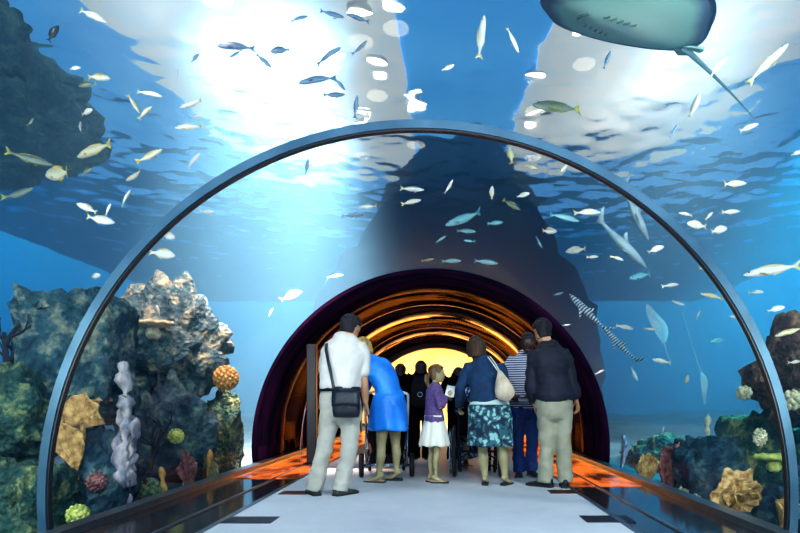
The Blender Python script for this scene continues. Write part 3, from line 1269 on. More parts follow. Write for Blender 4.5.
    def hair(self, m, front=.27, side=.02, back=-.38, thick=.07, bob=0.0, drop=0.0, name='hair', rough=.02, tail=None):
        """front/side/back: how far down (in head heights) the hair reaches"""
        g = Geo()
        n, nt_ = 48, 30
        lo = min(front, side, back) - .04
        rows = []
        for i in range(nt_ + 1):
            t = lerp(lo, .50, i / nt_)
            row = []
            for k in range(n):
                a = 2 * PI * k / n
                ca = math.cos(a)
                line = (lerp(side, front, sstep(.25, .85, ca)) if ca > 0 else lerp(side, back, sstep(0, .6, -ca)))
                on = sstep(line - .05, line + .03, t)
                tt = t if t > -.22 else -.22 + (t + .22) * 0.0
                p = self.headring(tt, a)
                ax = self.J['hd'] + self.hu * t * self.hh - self.hf * .02 * self.hh
                p = p + self.hu * (t - tt) * self.hh
                rad = p - ax
                rad = rad - self.hu * rad.dot(self.hu)
                rr = rad.length
                st = noise.noise(V((math.sin(a) * 9, math.cos(a) * 9, t * 2.0))) * rough
                vol = thick * (1 + bob * sstep(.3, -.2, t) - .9 * bob * sstep(lo + .25, lo, t))
                out = rr + (vol + st) * self.hh
                inn = rr * .86
                d = rad.normalized() if rr > 1e-6 else self.hf
                top = sstep(.40, .5, t) * thick * self.hh * .9
                row.append(ax + d * lerp(inn, out, on) + self.hu * top)
            rows.append(row)
        g.rings(rows)
        o = g.obj(name, m, self.root)
        return o

    def shoe(self, s, m, ms, L=.27, w=.048, h=.085, heel=.0, low=False):
        a, td = self.J['an' + s], self.toe[s]
        k = self.k
        L, w, h = L * k, w * k, h * k
        rt = V((td.y, -td.x, 0))
        base = V((a.x, a.y, 0))
        if hasattr(self, 'lift'):
            base.z = self.lift.get(s, 0)
        bk = -td * L * .27
        g = Geo()
        top = h if not low else h * .62
        secs = [(0, .72, top), (.10, .86, top * 1.02), (.28, .88, top), (.45, .92, top * .86), (.65, 1.04, h * .58), (.85, .95, h * .46), (.97, .62, h * .32), (1.0, .35, h * .22)]
        rings = []
        for (u, ww, hh) in secs:
            q = base + bk + td * L * u
            ring = []
            for i in range(16):
                an = 2 * PI * i / 16
                x = math.copysign(abs(math.cos(an)) ** .7, math.cos(an)) * w * ww
                z = .012 + (hh - .012) * (.5 + .5 * math.copysign(abs(math.sin(an)) ** .7, math.sin(an)))
                tap = 1 - .35 * (z / h) if z > 0 else 1
                ring.append(q + rt * x * tap + V((0, 0, z)))
            rings.append(ring)
        g.rings(rings)
        o = g.obj('shoe', m, self.root)
        g = Geo()
        rows = []
        for z, gr in ((.002, .99), (.018, 1.04)):
            ring = []
            for u, ww, hh in secs:
                ring.append(base + bk + td * L * (u * 1.02 - .01) + rt * w * ww * gr + V((0, 0, z)))
            for u, ww, hh in secs[::-1]:
                ring.append(base + bk + td * L * (u * 1.02 - .01) - rt * w * ww * gr + V((0, 0, z)))
            rows.append(ring)
        g.rings(rows)
        g.obj('sole', ms, o, smooth=False)
        return o


def strap(g, pts, w, t, side):
    """flat band through points; side(i) gives the width direction"""
    pts = [V(p) for p in pts]
    rows = []
    side = V(side)
    for i, p in enumerate(pts):
        tt = (pts[min(i + 1, len(pts) - 1)] - pts[max(i - 1, 0)]).normalized()
        s = side - tt * side.dot(tt)
        s.normalize()
        rows.append([p - s * w / 2, p + s * w / 2])
    g.sheet(rows, thick=t)


# ---------------------------------------------------------------- man in the white polo
def man_white():
    J = dict(pel=(341, 409), nk=(347, 338), hd=(351, 328, .03), mid=(341, 375),
             shL=(329, 350), elL=(326, 377, .10), wrL=(334, 391, .26), shR=(361, 350), elR=(363.5, 380, .02), wrR=(365.5, 402, .10),
             hpL=(331.5, 411), knL=(324.5, 448, .02), anL=(315, 485.5), hpR=(351, 411), knR=(349.5, 449), anR=(341, 486, -.02))
    a = Fig('person', 'person in a white polo and pale khaki trousers, back turned, with a black shoulder bag', 331, 495, 1.75, J, f=(.2, .98), hf=(.45, .85, -.22), build=1.12)
    a.toes((-.50, .85), (.60, .75))
    a.body(hd={'R': dict(d=(.2, .5, -.8))})
    o = a.top('polo_shirt', M_polo, .355, grow=.024, sleeve=.72, cuff=.012, wr=(.013, (7, 7, 8)), flare=.012)
    a.collar(M_polo)
    a.trousers(M_khaki, t1=.315, grow=.016, hem=.084, belt=M_leather, wr=(.012, (7, 7, 11)))
    a.hair(M_hair_d, front=.22, side=.15, back=-.27, thick=.075, rough=.10)
    for s in 'LR':
        a.shoe(s, M_shoe_g, M_sole, L=.29, w=.052)
    # bag
    r = a.root
    c = a.p(346.5, 404, -.22)
    loc = r.location + c
    t = thing('shoulder_bag', 'black leather shoulder bag hanging behind the hip of the person in the white polo', 'bag', loc)
    g = Geo()
    w, h, d = .128, .125, .055
    rings = []
    for z, sc, dd in ((-h, .80, .6), (-h * .93, .92, .9), (-h * .5, 1.0, 1.05), (0, 1.0, 1.0), (h * .6, .98, .8), (h * .98, .95, .6), (h, .9, .5)):
        ring = []
        for i in range(28):
            an = 2 * PI * i / 28
            x = math.copysign(abs(math.cos(an)) ** .5, math.cos(an)) * w * sc
            y = math.copysign(abs(math.sin(an)) ** .5, math.sin(an)) * d * dd
            ring.append((x, y, z))
        rings.append(ring)
    g.rings(rings)
    g.obj('pouch', M_leather, t)
    g = Geo()
    rows = [[(x * w * .98, y, z + .006 * math.cos(x * 2)) for x in (-1, -.6, -.2, .2, .6, 1)] for y, z in ((.03, h + .004), (-.03, h + .004), (-d * .95, h * .75), (-d * 1.16, h * .1), (-d * 1.17, -h * .15))]
    g.sheet(rows, thick=.006)
    fl = g.obj('flap', M_leather, t)
    g = Geo()
    g.box((-.016, -d * 1.17 - .012, -h * .20), (.016, -d * 1.17 - .004, -h * .06))
    g.obj('buckle', M_dmetal, fl, smooth=False)
    g = Geo()
    q = lambda px, py, dy: a.p(px, py, dy) - c
    pts = [V((-w * .95, 0, h * .8)), q(333.5, 386, -.215), q(331, 374, -.185), q(328, 360, -.165), q(326, 350, -.14), q(326.5, 343.5, -.06), q(328, 343, .02), q(332, 350, .13), q(342, 372, .19)]
    strap(g, pts, .028, .005, (1, 0, .2))
    g.obj('strap', M_leather, t)


man_white()


# ---------------------------------------------------------------- woman in the blue dress, bending
def woman_blue():
    J = dict(pel=(388.5, 411), nk=(370, 360, .10), hd=(363, 348, .16), mid=(386, 383, .04),
             shL=(367, 371, .02), elL=(366, 389, .22), wrL=(366.5, 404, .36), shR=(379, 366, .22), elR=(377, 388, .40), wrR=(379, 403, .50),
             hpL=(383.5, 414, -.04), knL=(381, 446, -.03), anL=(379, 474.5, -.05), hpR=(394, 414, .06), knR=(395.5, 444, .12), anR=(396.5, 471, .10))
    a = Fig('person', 'person in a bright blue dress bending over the stroller', 385, 482, 1.66, J, sex='f', f=(-.72, .70), hf=(-.6, .6, -.5), skin=M_skin2, build=1.12)
    a.toes((-.95, .25), (-.9, .35))
    a.lift = {'R': 0.0}
    a.body(curl=.9)
    o = a.top('dress_bodice', M_blue, .12, grow=.020, sleeve=.85, cuff=.01, wr=(.012, (8, 8, 9)))
    a.skirt(M_blue, .30, a.p(0, 430).z, grow=.03, rx=.205, ry=.22, folds=5, amp=.012, name='dress_skirt')
    a.hair(M_hair_y, front=.24, side=-.3, back=-.50, thick=.09, bob=.3, rough=.05)
    for s in 'LR':
        a.shoe(s, M_shoe_b if s == 'R' else M_flat, M_sole, L=.26, w=.042, h=.06, low=True)


woman_blue()


# ---------------------------------------------------------------- girl
def girl():
    J = dict(pel=(434.5, 421), nk=(435.5, 385), hd=(437, 373.5), mid=(434, 404),
             shL=(433, 392, .10), elL=(436, 406, .16), wrL=(446, 399, .16), shR=(437, 392, -.11), elR=(440.5, 407.5, -.14), wrR=(446, 396.5, -.06),
             hpL=(432, 424, .05), knL=(431.5, 453, .05), anL=(431, 476.5, .05), hpR=(437, 424, -.05), knR=(437, 453, -.04), anR=(435.5, 477, -.05))
    a = Fig('person', 'small person with a ponytail in a purple cardigan and white skirt, holding a paper', 434, 482.5, 1.35, J, sex='c', f=(.90, .30), hf=(.94, .12, .05), skin=M_skin2, hscale=1.12)
    a.toes((.75, .5), (.97, -.1))
    a.body(curl=.7, voxel=.009, hd={'R': dict(d=(.7, .1, .6), palm=(.1, .9, 0)), 'L': dict(d=(.8, -.1, .5), palm=(0, -1, 0))})
    a.top('cardigan', M_purple, .10, grow=.018, sleeve=1.85, cuff=.004, wr=(.005, (14, 14, 12)), flare=.012)
    a.skirt(M_white, .22, a.p(0, 445.5).z, grow=.02, rx=.158, ry=.17, folds=11, amp=.009)
    a.hair(M_hair_l, front=.27, side=.02, back=-.30, thick=.05, rough=.04)
    g = Geo()
    h, c = a.hh, a.J['hd']
    q = c - a.hf * .43 * h - a.hu * .02 * h
    g.loft([q, q - a.hf * .16 * h - a.hu * .10 * h, q - a.hf * .20 * h - a.hu * .35 * h, q - a.hf * .12 * h - a.hu * .62 * h, q - a.hf * .05 * h - a.hu * .80 * h],
           [.09 * h, .14 * h, .15 * h, .11 * h, .03 * h], right=(0, 1, 0), n=14)
    g.obj('ponytail', M_hair_l, a.root, wrinkle=(.01, (30, 30, 12)))
    for s in 'LR':
        a.shoe(s, M_flat, M_sole, L=.26, w=.046, h=.06, low=True)
    # paper in her hands
    p = a.root.location + a.p(450.5, 391, -.05)
    g = Geo()
    rot = Matrix.Rotation(.25, 3, 'Y') @ Matrix.Rotation(-.35, 3, 'X')
    rows = [[rot @ V((x * .05, .012 * math.cos(x * 2 + z), z * .065)) for x in (-1, -.5, 0, .5, 1)] for z in (-1, -.5, 0, .5, 1)]
    g.sheet(rows, thick=.003)
    o = g.obj('leaflet', mat('white paper', (0.8, 0.8, 0.78), rough=.7))
    o.location = p
    tag(o, 'folded white leaflet held up by the small person in the purple cardigan', 'leaflet')


girl()


# ---------------------------------------------------------------- woman in navy with the teal skirt
def woman_navy():
    J = dict(pel=(490.5, 412), nk=(482, 360), hd=(476, 348, .03), mid=(486, 386),
             shL=(468.5, 368), elL=(460, 389, .06), wrL=(459.5, 406, .26), shR=(500.5, 368), elR=(506.5, 390, .06), wrR=(500, 406, .26),
             hpL=(482.5, 415), knL=(482.5, 449, .03), anL=(485, 477.5), hpR=(498.5, 415), knR=(502, 449), anR=(505, 477, -.02))
    a = Fig('person', 'person with a brown bob, navy jumper and teal patterned skirt, back turned', 490, 485, 1.62, J, sex='f', f=(-.15, .98), hf=(-.35, .9, -.12), skin=M_skin2, build=1.22)
    a.toes((.1, 1), (.55, .8))
    a.body(curl=1.0)
    a.top('jumper', M_navy, .32, grow=.024, sleeve=1.85, cuff=.006, flare=.030, wr=(.007, (8, 8, 7)), neck=.97)
    g = Geo()
    a.torso(g, .14, .33, .030, n=5)
    g.obj('shirt_hem', M_under, a.root, remesh=.012, smooth_it=2)
    a.skirt(M_teal, .185, a.p(0, 445.5).z, grow=.036, rx=.245, ry=.21, folds=7, amp=.010)
    a.hair(M_hair_b, front=.26, side=-.42, back=-.52, thick=.12, bob=.55, rough=.05)
    for s in 'LR':
        a.shoe(s, M_shoe_b, M_sole, L=.245, w=.042, h=.06, low=True)
    # drawstring bag on her right shoulder
    c = a.p(503.5, 386, -.20)
    t = thing('drawstring_bag', 'beige drawstring bag slung over the right shoulder of the person in the navy jumper', 'bag', a.root.location + c)
    g = Geo()
    tilt = Matrix.Rotation(-.28, 3, 'Y')
    pts, rad = [], []
    for z, rx in ((.155, .022), (.125, .038), (.06, .068), (-.02, .098), (-.09, .104), (-.13, .080), (-.15, .04)):
        pts.append(tilt @ V((0, 0, z)))
        rad.append((rx, rx * .62))
    g.loft(pts, rad, right=(1, 0, 0), n=20)
    g.obj('pouch', M_beige, t, wrinkle=(.008, (16, 16, 14)))
    for dx in (-.012, .016):
        g = Geo()
        q = lambda px, py, dy: a.p(px, py, dy) - c
        g.tube([tilt @ V((dx * .5, 0, .15)), q(498 + dx * 60, 370, -.185), q(493.5 + dx * 90, 363, -.155), q(489.5 + dx * 100, 357.5, -.09), q(488.5 + dx * 100, 356.5, -.02), q(490, 360, .08)], .0065, n=7)
        g.obj('strap', M_cord, t)


woman_navy()


# ---------------------------------------------------------------- man in stripes, facing us
def man_stripe():
    J = dict(pel=(524.5, 408), nk=(527, 353), hd=(528, 342.5, -.05), mid=(525.5, 382),
             shL=(511, 361), elL=(508, 385, -.04), wrL=(515, 399, -.20), shR=(542, 361), elR=(545, 385, -.04), wrR=(535, 400, -.20),
             hpL=(517, 410), knL=(518, 440, -.03), anL=(519, 468), hpR=(532, 410), knR=(532, 440, -.03), anR=(531.5, 467, .03))
    a = Fig('person', 'person in a navy and white striped shirt and jeans, facing the camera', 524, 477, 1.75, J, f=(-.05, -1), hf=(-.10, -.9, -.34), skin=M_skin3)
    a.toes((-.15, -1), (.25, -1))
    a.body(curl=.8, hd={'L': dict(d=(.75, -.6, -.1), palm=(.2, .4, .8)), 'R': dict(d=(-.75, -.6, -.1), palm=(-.2, .4, .8))})
    a.top('striped_shirt', M_stripe, .14, grow=.020, sleeve=.75, cuff=.012, wr=(.005, (8, 8, 6)))
    a.collar(M_darkshirt)
    a.trousers(M_denim, t1=.22, grow=.009, hem=.074, wr=(.013, (7, 7, 11)))
    a.hair(M_hair_d, front=.30, side=.12, back=-.30, thick=.035, rough=.02)
    for s in 'LR':
        a.shoe(s, M_shoe_b, M_sole_w, L=.29, w=.052, h=.095)
    g = Geo()
    rot = Matrix.Rotation(.5, 3, 'X')
    g.box((-.07, -.035, -.006), (.07, .035, .006), rot)
    o = g.obj('phone', mat('pale phone case', hx('9aa0aa'), rough=.3), smooth=False)
    md = o.modifiers.new('b', 'BEVEL')
    md.width = .004
    o.location = a.root.location + a.p(524.5, 400, -.30)
    tag(o, 'pale phone held in both hands by the person in the striped shirt', 'phone')


man_stripe()


# ---------------------------------------------------------------- man in the dark shirt
def man_dark():
    J = dict(pel=(554, 408), nk=(547, 345), hd=(542, 330.5, .02), mid=(552, 378),
             shL=(534.5, 354), elL=(530.5, 384, .0), wrL=(534.5, 404, .08), shR=(564, 354), elR=(571.5, 381, .0), wrR=(576, 399, .04),
             hpL=(546.5, 411), knL=(547, 446, .02), anL=(545, 478), hpR=(562, 411), knR=(563.5, 446), anR=(565, 478, -.02))
    a = Fig('person', 'person in a dark navy long-sleeved shirt and sage khaki trousers, back turned', 555, 487, 1.79, J, f=(-.15, .98), hf=(-.35, .9, -.1), build=1.08)
    a.toes((-.7, .55), (.15, 1))
    a.body(curl=.7)
    a.top('long_sleeved_shirt', M_darkshirt, .26, grow=.022, sleeve=1.78, cuff=.010, flare=.022, wr=(.015, (7, 7, 9)))
    a.collar(M_darkshirt)
    o = a.trousers(M_khaki2, t1=.26, grow=.018, hem=.084, wr=(.012, (7, 7, 11)))
    g = Geo()
    c = a.p(567.5, 398.5, -.150)
    g.box((-.024, -.004, -.012), (.024, .004, .012), Matrix.Rotation(.5, 3, 'Z'), c)
    g.obj('pocket_flap', M_leather, o, smooth=False)
    a.hair(M_hair_d, front=.22, side=.12, back=-.34, thick=.07, rough=.06)
    for s in 'LR':
        a.shoe(s, M_shoe_b, M_sole, L=.30, w=.050, h=.09)


man_dark()


# ---------------------------------------------------------------- dark figures against the exit
def silhouettes():
    for (nm, lab, x, fy, hy, H, kid, pack) in (
            ('person', 'dark silhouetted person against the yellow exit, left of the backpack wearer', 400.5, 458, 371, 1.56, 'm', False),
            ('person', 'dark silhouetted person with a backpack, left of the ponytail', 421, 459.5, 368.5, 1.62, 'f', True),
            ('person', 'dark silhouetted person behind the face of the ponytailed one', 458.5, 461, 375, 1.55, 'm', False)):
        s = (fy - VY) / .9
        w = .19 * s
        h = lambda z: fy - z * s
        k = H / 1.6
        J = dict(pel=(x, h(.80 * k)), nk=(x, h(1.36 * k)), hd=(x, hy), mid=(x, h(1.08 * k)),
                 shL=(x - w * .88, h(1.29 * k)), elL=(x - w * 1.25, h(1.06 * k), .05), wrL=(x - w * 1.2, h(.98 * k), .25), shR=(x + w * .88, h(1.29 * k)), elR=(x + w * 1.25, h(1.04 * k), .05), wrR=(x + w * 1.05, h(.95 * k), .25),
                 hpL=(x - w * .45, h(.79 * k)), knL=(x - w * .48, h(.43 * k)), anL=(x - w * .5, h(.07)), hpR=(x + w * .45, h(.79 * k)), knR=(x + w * .48, h(.43 * k)), anR=(x + w * .5, h(.07)))
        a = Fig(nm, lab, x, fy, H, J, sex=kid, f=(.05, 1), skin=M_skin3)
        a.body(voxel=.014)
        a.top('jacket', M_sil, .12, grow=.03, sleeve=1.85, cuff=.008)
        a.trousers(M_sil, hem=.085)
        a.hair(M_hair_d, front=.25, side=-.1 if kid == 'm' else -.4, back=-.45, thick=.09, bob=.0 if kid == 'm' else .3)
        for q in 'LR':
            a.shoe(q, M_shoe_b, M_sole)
        if pack:
            t = thing('backpack', 'small dark backpack with a pale emblem worn by the silhouetted person', 'backpack', a.root.location + V((0, -.27, 1.06 * k)))
            g = Geo()
            g.loft([(0, 0, -.20), (0, 0, -.1), (0, 0, .08), (0, .01, .19)], [(.13, .07), (.15, .095), (.145, .085), (.10, .05)], n=24, power=3.2)
            g.obj('pack', M_black, t)
            g = Geo()
            g.loft([(0, -.06, -.13), (0, -.065, -.02)], [(.10, .05), (.095, .042)], n=20, power=3.2)
            g.obj('front_pocket', M_black, t)
            g = Geo()
            g.torus((0, -.112, -.06), .034, .007, (0, 1, 0), n=20, m=6)
            g.obj('emblem', mat('pale emblem', hx('7d86a8'), rough=.6), t)
            for sx in (-1, 1):
                g = Geo()
                strap(g, [(sx * .09, .05, .16), (sx * .10, .12, .25), (sx * .11, .24, .24), (sx * .12, .38, .10), (sx * .14, .34, -.10), (sx * .13, .10, -.17)], .045, .008, (1, 0, 0))
                g.obj('strap', M_black, t)


silhouettes()


# ---------------------------------------------------------------- wheels shared by stroller and wheelchair
def wheel(name, parent, c, r, tyre_r, spokes, axis=(1, 0, 0), rim_m=None, width=None):
    rim_m = rim_m or M_metal
    g = Geo()
    g.torus(c, r - tyre_r, tyre_r, axis, n=40, m=10, r2=width)
    w = g.obj(name, M_rubber, parent)
    g = Geo()
    g.torus(c, r - tyre_r * 2.1, tyre_r * .5, axis, n=36, m=8)
    ax = V(axis).normalized()
    u = ax.orthogonal().normalized()
    v = ax.cross(u)
    cc = V(c)
    for i in range(spokes):
        a = 2 * PI * i / spokes
        d = u * math.cos(a) + v * math.sin(a)
        g.tube([cc + d * r * .12, cc + d * (r - tyre_r * 2)], max(.0022, r * .02), n=6)
    g.obj('rim', rim_m, w)
    g = Geo()
    g.loft([cc - ax * .03, cc + ax * .03], [r * .16, r * .16], n=14, round_ends=False)
    g.obj('hub', M_dmetal, w)
    return w


def stroller():
    fy = 481
    s = (fy - VY) / .9
    D = F / s
    x0 = CAM.x + (384 - VX) / s
    t = thing('stroller', 'dark baby stroller with pale handle in front of the bending person in blue', 'stroller', (x0, D + .32, 0))
    t.rotation_euler = (0, 0, .10)
    for sx in (-1, 1):
        wheel('wheel', t, (sx * .30, 0, .145), .145, .028, 7, rim_m=M_metal, width=.028)
        wheel('wheel', t, (sx * .22, .62, .09), .09, .018, 7, rim_m=M_metal, width=.02)
    g = Geo()
    g.tube([(-.30, 0, .145), (.30, 0, .145)], .014)
    for sx in (-1, 1):
        g.tube([(sx * .24, 0, .13), (sx * .23, .30, .30), (sx * .22, .62, .10)], .012)
        g.tube([(sx * .24, 0, .13), (sx * .25, .06, .40), (sx * .25, .10, .62)], .012)
        g.tube([(sx * .22, .62, .10), (sx * .24, .35, .42), (sx * .25, .10, .62)], .012)
    g.tube([(-.24, .06, .22), (.24, .06, .22)], .010)
    g.tube([(-.22, .62, .10), (.22, .62, .10)], .010)
    g.obj('frame', M_metal, t)
    g = Geo()
    pts = [(-.25, .10, .62), (-.255, .0, .82), (-.25, -.10, .98)]
    for i in range(9):
        a = PI - PI * i / 8
        pts.append((.25 * math.cos(a), -.10 - .05 * math.sin(a), .98 + .05 * math.sin(a)))
    pts += [(.25, -.10, .98), (.255, .0, .82), (.25, .10, .62)]
    g.tube(pts, .016, n=10)
    g.obj('handle', mat('white handle foam', hx('d5dbe2'), rough=.5), t)
    g = Geo()
    rows = []
    for y, z, w, dz in ((.02, .92, .20, .05), (.04, .72, .22, .05), (.10, .45, .22, .05), (.18, .34, .22, .04), (.36, .34, .22, .03), (.46, .38, .21, .02), (.54, .22, .18, .02)):
        rows.append([(x * w, y + (abs(x) ** 3) * .06, z + abs(x) ** 3 * dz * 2) for x in (-1, -.75, -.4, 0, .4, .75, 1)])
    g.sheet(rows, thick=.03)
    g.obj('seat', M_black, t)
    g = Geo()
    rows = []
    for i in range(9):
        a = PI * .95 - PI * .62 * i / 8
        rows.append([(x * .24, .12 - .30 * math.cos(a), .66 + .34 * math.sin(a) * (1 - .28 * x * x)) for x in (-1, -.8, -.4, 0, .4, .8, 1)])
    g.sheet(rows, thick=.012)
    g.obj('canopy', M_black, t)
    g = Geo()
    g.box((-.20, .05, .16), (.20, .45, .26))
    b = g.obj('basket', M_black, t, smooth=False)


stroller()


def wheelchair():
    fy = 480.5
    s = (fy - VY) / .9
    D = F / s
    x0 = CAM.x + (479 - VX) / s
    t = thing('wheelchair', 'dark wheelchair in front of the person with the teal skirt', 'wheelchair', (x0, D + .30, 0))
    t.rotation_euler = (0, 0, -.06)
    for sx in (-1, 1):
        w = wheel('wheel', t, (sx * .275, 0, .31), .31, .020, 20, rim_m=M_metal, width=.022)
        g = Geo()
        g.torus((sx * .32, 0, .31), .265, .010, (1, 0, 0), n=40, m=8)
        g.obj('push_rim', M_metal, w)
        wheel('caster', t, (sx * .22, .42, .085), .085, .02, 5, width=.018)
    g = Geo()
    for sx in (-1, 1):
        x = sx * .225
        g.tube([(x, -.05, .10), (x, -.06, .50), (x, -.08, .90), (x, -.10, .95), (x, -.22, .96)], .013)
        g.tube([(x, -.05, .48), (x, .38, .48), (x, .46, .40), (x, .58, .12), (x, .66, .08)], .013)
        g.tube([(x, -.05, .22), (x, .42, .20)], .012)
        g.tube([(x, .42, .20), (x, .40, .48)], .012)
        g.tube([(x, -.06, .70), (x, .28, .70), (x, .34, .64), (x, .34, .48)], .012)
    g.tube([(-.225, 0, .31), (.225, 0, .31)], .012)
    g.tube([(-.225, 0, .22), (.225, .1, .46)], .010)
    g.tube([(.225, 0, .22), (-.225, .1, .46)], .010)
    g.obj('frame', M_dmetal, t)
    g = Geo()
    g.box((-.215, -.04, .475), (.215, .40, .505))
    g.obj('seat', M_black, t, smooth=False)
    g = Geo()
    g.sheet([[(x * .22, -.07 + .03 * (x * x - 1), z) for x in (-1, -.5, 0, .5, 1)] for z in (.52, .65, .78, .90)], thick=.014)
    g.obj('backrest', M_black, t)
    for sx in (-1, 1):
        g = Geo()
        g.loft([(sx * .225, -.13, .957), (sx * .225, -.24, .962)], [.019, .019], n=10)
        g.obj('grip', M_rubber, t)
        g = Geo()
        g.box((sx * .255 - .03, 0, .705), (sx * .255 + .0, .28, .73))
        g.obj('armrest', M_black, t, smooth=False)
        g = Geo()
        g.box((sx * .13 - .075, .55, .065), (sx * .13 + .075, .72, .08))
        g.obj('footrest', M_dmetal, t, smooth=False)
    # seated visitor
    L = t.location
    cx = 475
    fyp = fy

    def q(x, y, z):
        p = L + V((x, y, z))
        dd = p.y
        return (VX + (p.x - CAM.x) * F / dd, VY - (p.z - CAM.z) * F / dd, dd)
    J0 = dict(pel=(0, .10, .60), nk=(0, .02, 1.10), hd=(0, .05, 1.24), mid=(0, .02, .86),
              shL=(-.15, .02, 1.03), elL=(-.22, .08, .80), wrL=(-.20, .26, .75), shR=(.15, .02, 1.03), elR=(.22, .08, .80), wrR=(.20, .26, .75),
              hpL=(-.09, .12, .58), knL=(-.11, .50, .56), anL=(-.11, .62, .16), hpR=(.09, .12, .58), knR=(.11, .50, .56), anR=(.11, .62, .16))
    a = Fig('person', 'seated person in a blue floral dress in the wheelchair', cx, fyp, 1.58, {k: (cx, 440) for k in ('pel', 'nk', 'hd')} | {k: (cx, 420) for k in ('nk',)}, sex='f', f=(0, 1), hf=(0, 1, -.15), skin=M_skin2)
    a.root.location = L
    a.J = {k: V(v) for k, v in J0.items()}
    a.up = V((0, 0, 1))
    a.mid = a.J['mid']
    a.crotch = a.J['pel'] - V((0, 0, .05))
    a.hu = (V((0, .15, 1))).normalized()
    a.hr = a.hf.cross(a.hu)
    a.body(curl=.9)
    a.top('dress_bodice', M_floral, .06, grow=.02, sleeve=1.2, cuff=.01)
    g = Geo()
    rows = []
    for i in range(12):
        u = i / 11
        y = .02 + .58 * min(1, u * 1.5)
        z = .69 - .02 * u - .50 * sstep(.5, 1.0, u)
        rows.append([(x * (.20 + .02 * u), y - .02 * abs(x), z - (abs(x) ** 3) * (.16 + .20 * u) + .012 * math.sin(x * 9)) for x in [k / 6 - 1 for k in range(13)]])
    g.sheet(rows, thick=.012)
    g.obj('dress_skirt', M_floral, a.root)
    a.hair(M_hair_d, front=.25, side=-.2, back=-.45, thick=.08, bob=.2)
    a.lift = {'L': .082, 'R': .082}
    for s_ in 'LR':
        a.shoe(s_, M_shoe_b, M_sole, L=.245, w=.042)


wheelchair()


# ---------------------------------------------------------------- sign on the left ledge
def sign():
    p = at(312, 465, 0.9 * F / (465 - VY))
    t = thing('display_stand', 'tall narrow black display stand on the left ledge behind the person in the white polo', 'display stand', (p.x, p.y, 0))
    g = Geo()
    g.box((-.068, -.05, .03), (.068, .05, 1.72))
    o = g.obj('panel', mat('gloss black panel', (0.005, 0.005, 0.010), rough=.35), t, smooth=False)
    md = o.modifiers.new('b', 'BEVEL')
    md.width = .008
    g = Geo()
    g.box((-.11, -.11, .0), (.11, .11, .03))
    g.obj('base', M_dmetal, t, smooth=False)
    g = Geo()
    pts = []
    for i in range(15):
        u = i / 14
        pts.append((-.075 - .075 * math.sin(u * PI * .62), -.06, .82 - .79 * u))
    g.tube(pts, .006, n=8)
    o = g.obj('cable', mat('pale grey cable', hx('9a94a8'), rough=.5), t)  # thin tube added for a pale curved highlight, no such part known


sign()

# ================================================================== the tank: rocks, corals, fish
def rockmat(name, a, b, c, scale=3.0):
    m, nt, bs = nodes(name)
    tc = nd(nt, 'ShaderNodeTexCoord')
    n = nd(nt, 'ShaderNodeTexNoise', Scale=scale, Detail=8.0, Roughness=0.7)
    lk(nt, tc.outputs['Object'], n.inputs['Vector'])
    r = nd(nt, 'ShaderNodeValToRGB')
    r.color_ramp.elements[0].position = .36
    r.color_ramp.elements[0].color = c4(a)
    r.color_ramp.elements[1].position = .66
    r.color_ramp.elements[1].color = c4(c)
    e = r.color_ramp.elements.new(.5)
    e.color = c4(b)
    lk(nt, n.outputs['Fac'], r.inputs['Fac'])
    lk(nt, r.outputs['Color'], bs.inputs['Base Color'])
    bs.inputs['Roughness'].default_value = .9
    v = nd(nt, 'ShaderNodeTexVoronoi', Scale=scale * 4)
    lk(nt, tc.outputs['Object'], v.inputs['Vector'])
    bp = nd(nt, 'ShaderNodeBump', Strength=.7, Distance=.08)
    ad = nd(nt, 'ShaderNodeMath', operation='ADD')
    lk(nt, n.outputs['Fac'], ad.inputs[0])
    lk(nt, v.outputs['Distance'], ad.inputs[1])
    lk(nt, ad.outputs[0], bp.inputs['Height'])
    lk(nt, bp.outputs['Normal'], bs.inputs['Normal'])
    return m


M_rock_dark = rockmat('dark blue grey rock', hx('0a2230'), hx('1c4252'), hx('5f8078'))
M_rock_pale = rockmat('pale crusted rock', hx('0c2836'), hx('2c5660'), hx('a3a78c'), 4.0)
M_rock_green = rockmat('algae covered rock', hx('0a2826'), hx('255248'), hx('98a066'), 5.0)
M_rock_brown = rockmat('brown crusted rock', hx('20161c'), hx('5a4238'), hx('a88a68'), 5.0)


def rock(label, px0, px1, py0, py1, D, m, depth=None, seed=0, rough=.32, flat=False, name='rock'):
    c = at((px0 + px1) / 2, (py0 + py1) / 2, D)
    rx = (px1 - px0) / 2 * D / F
    rz = (py1 - py0) / 2 * D / F
    ry = depth or rx * .9
    g = Geo()
    n, mm = 56, 34
    rings = []
    for i in range(mm + 1):
        th = -PI / 2 + PI * (i + .02) / (mm + .04)
        ring = []
        for k in range(n):
            a = 2 * PI * k / n
            d = V((math.cos(th) * math.cos(a), math.cos(th) * math.sin(a), math.sin(th)))
            q = d * 1.5 + V((seed * 3.7, seed * 1.3, seed * 9.1))
            f = 1 + rough * (noise.noise(q) + .55 * abs(noise.noise(q * 2.1)) * 1.6 - .3 + .3 * noise.noise(q * 4.3) + .16 * noise.noise(q * 9.0))
            e = d.copy()
            if flat:
                e = V([math.copysign(abs(x) ** .6, x) for x in e]) * .92
            ring.append((e.x * rx * f, e.y * ry * f, e.z * rz * f))
        rings.append(ring)
    g.rings(rings)
    # keep clear of the acrylic
    for i, p in enumerate(g.v):
        w = p + c
        dx, dz = w.x, w.z - CZ
        rr = math.hypot(dx, dz)
        if rr < R + .16 and w.y < YE:
            s_ = (R + .16) / max(rr, 1e-3)
            g.v[i] = V((dx * s_, w.y, CZ + dz * s_)) - c
    o = g.obj(name, m)
    o.location = c
    return tag(o, label, 'rock')


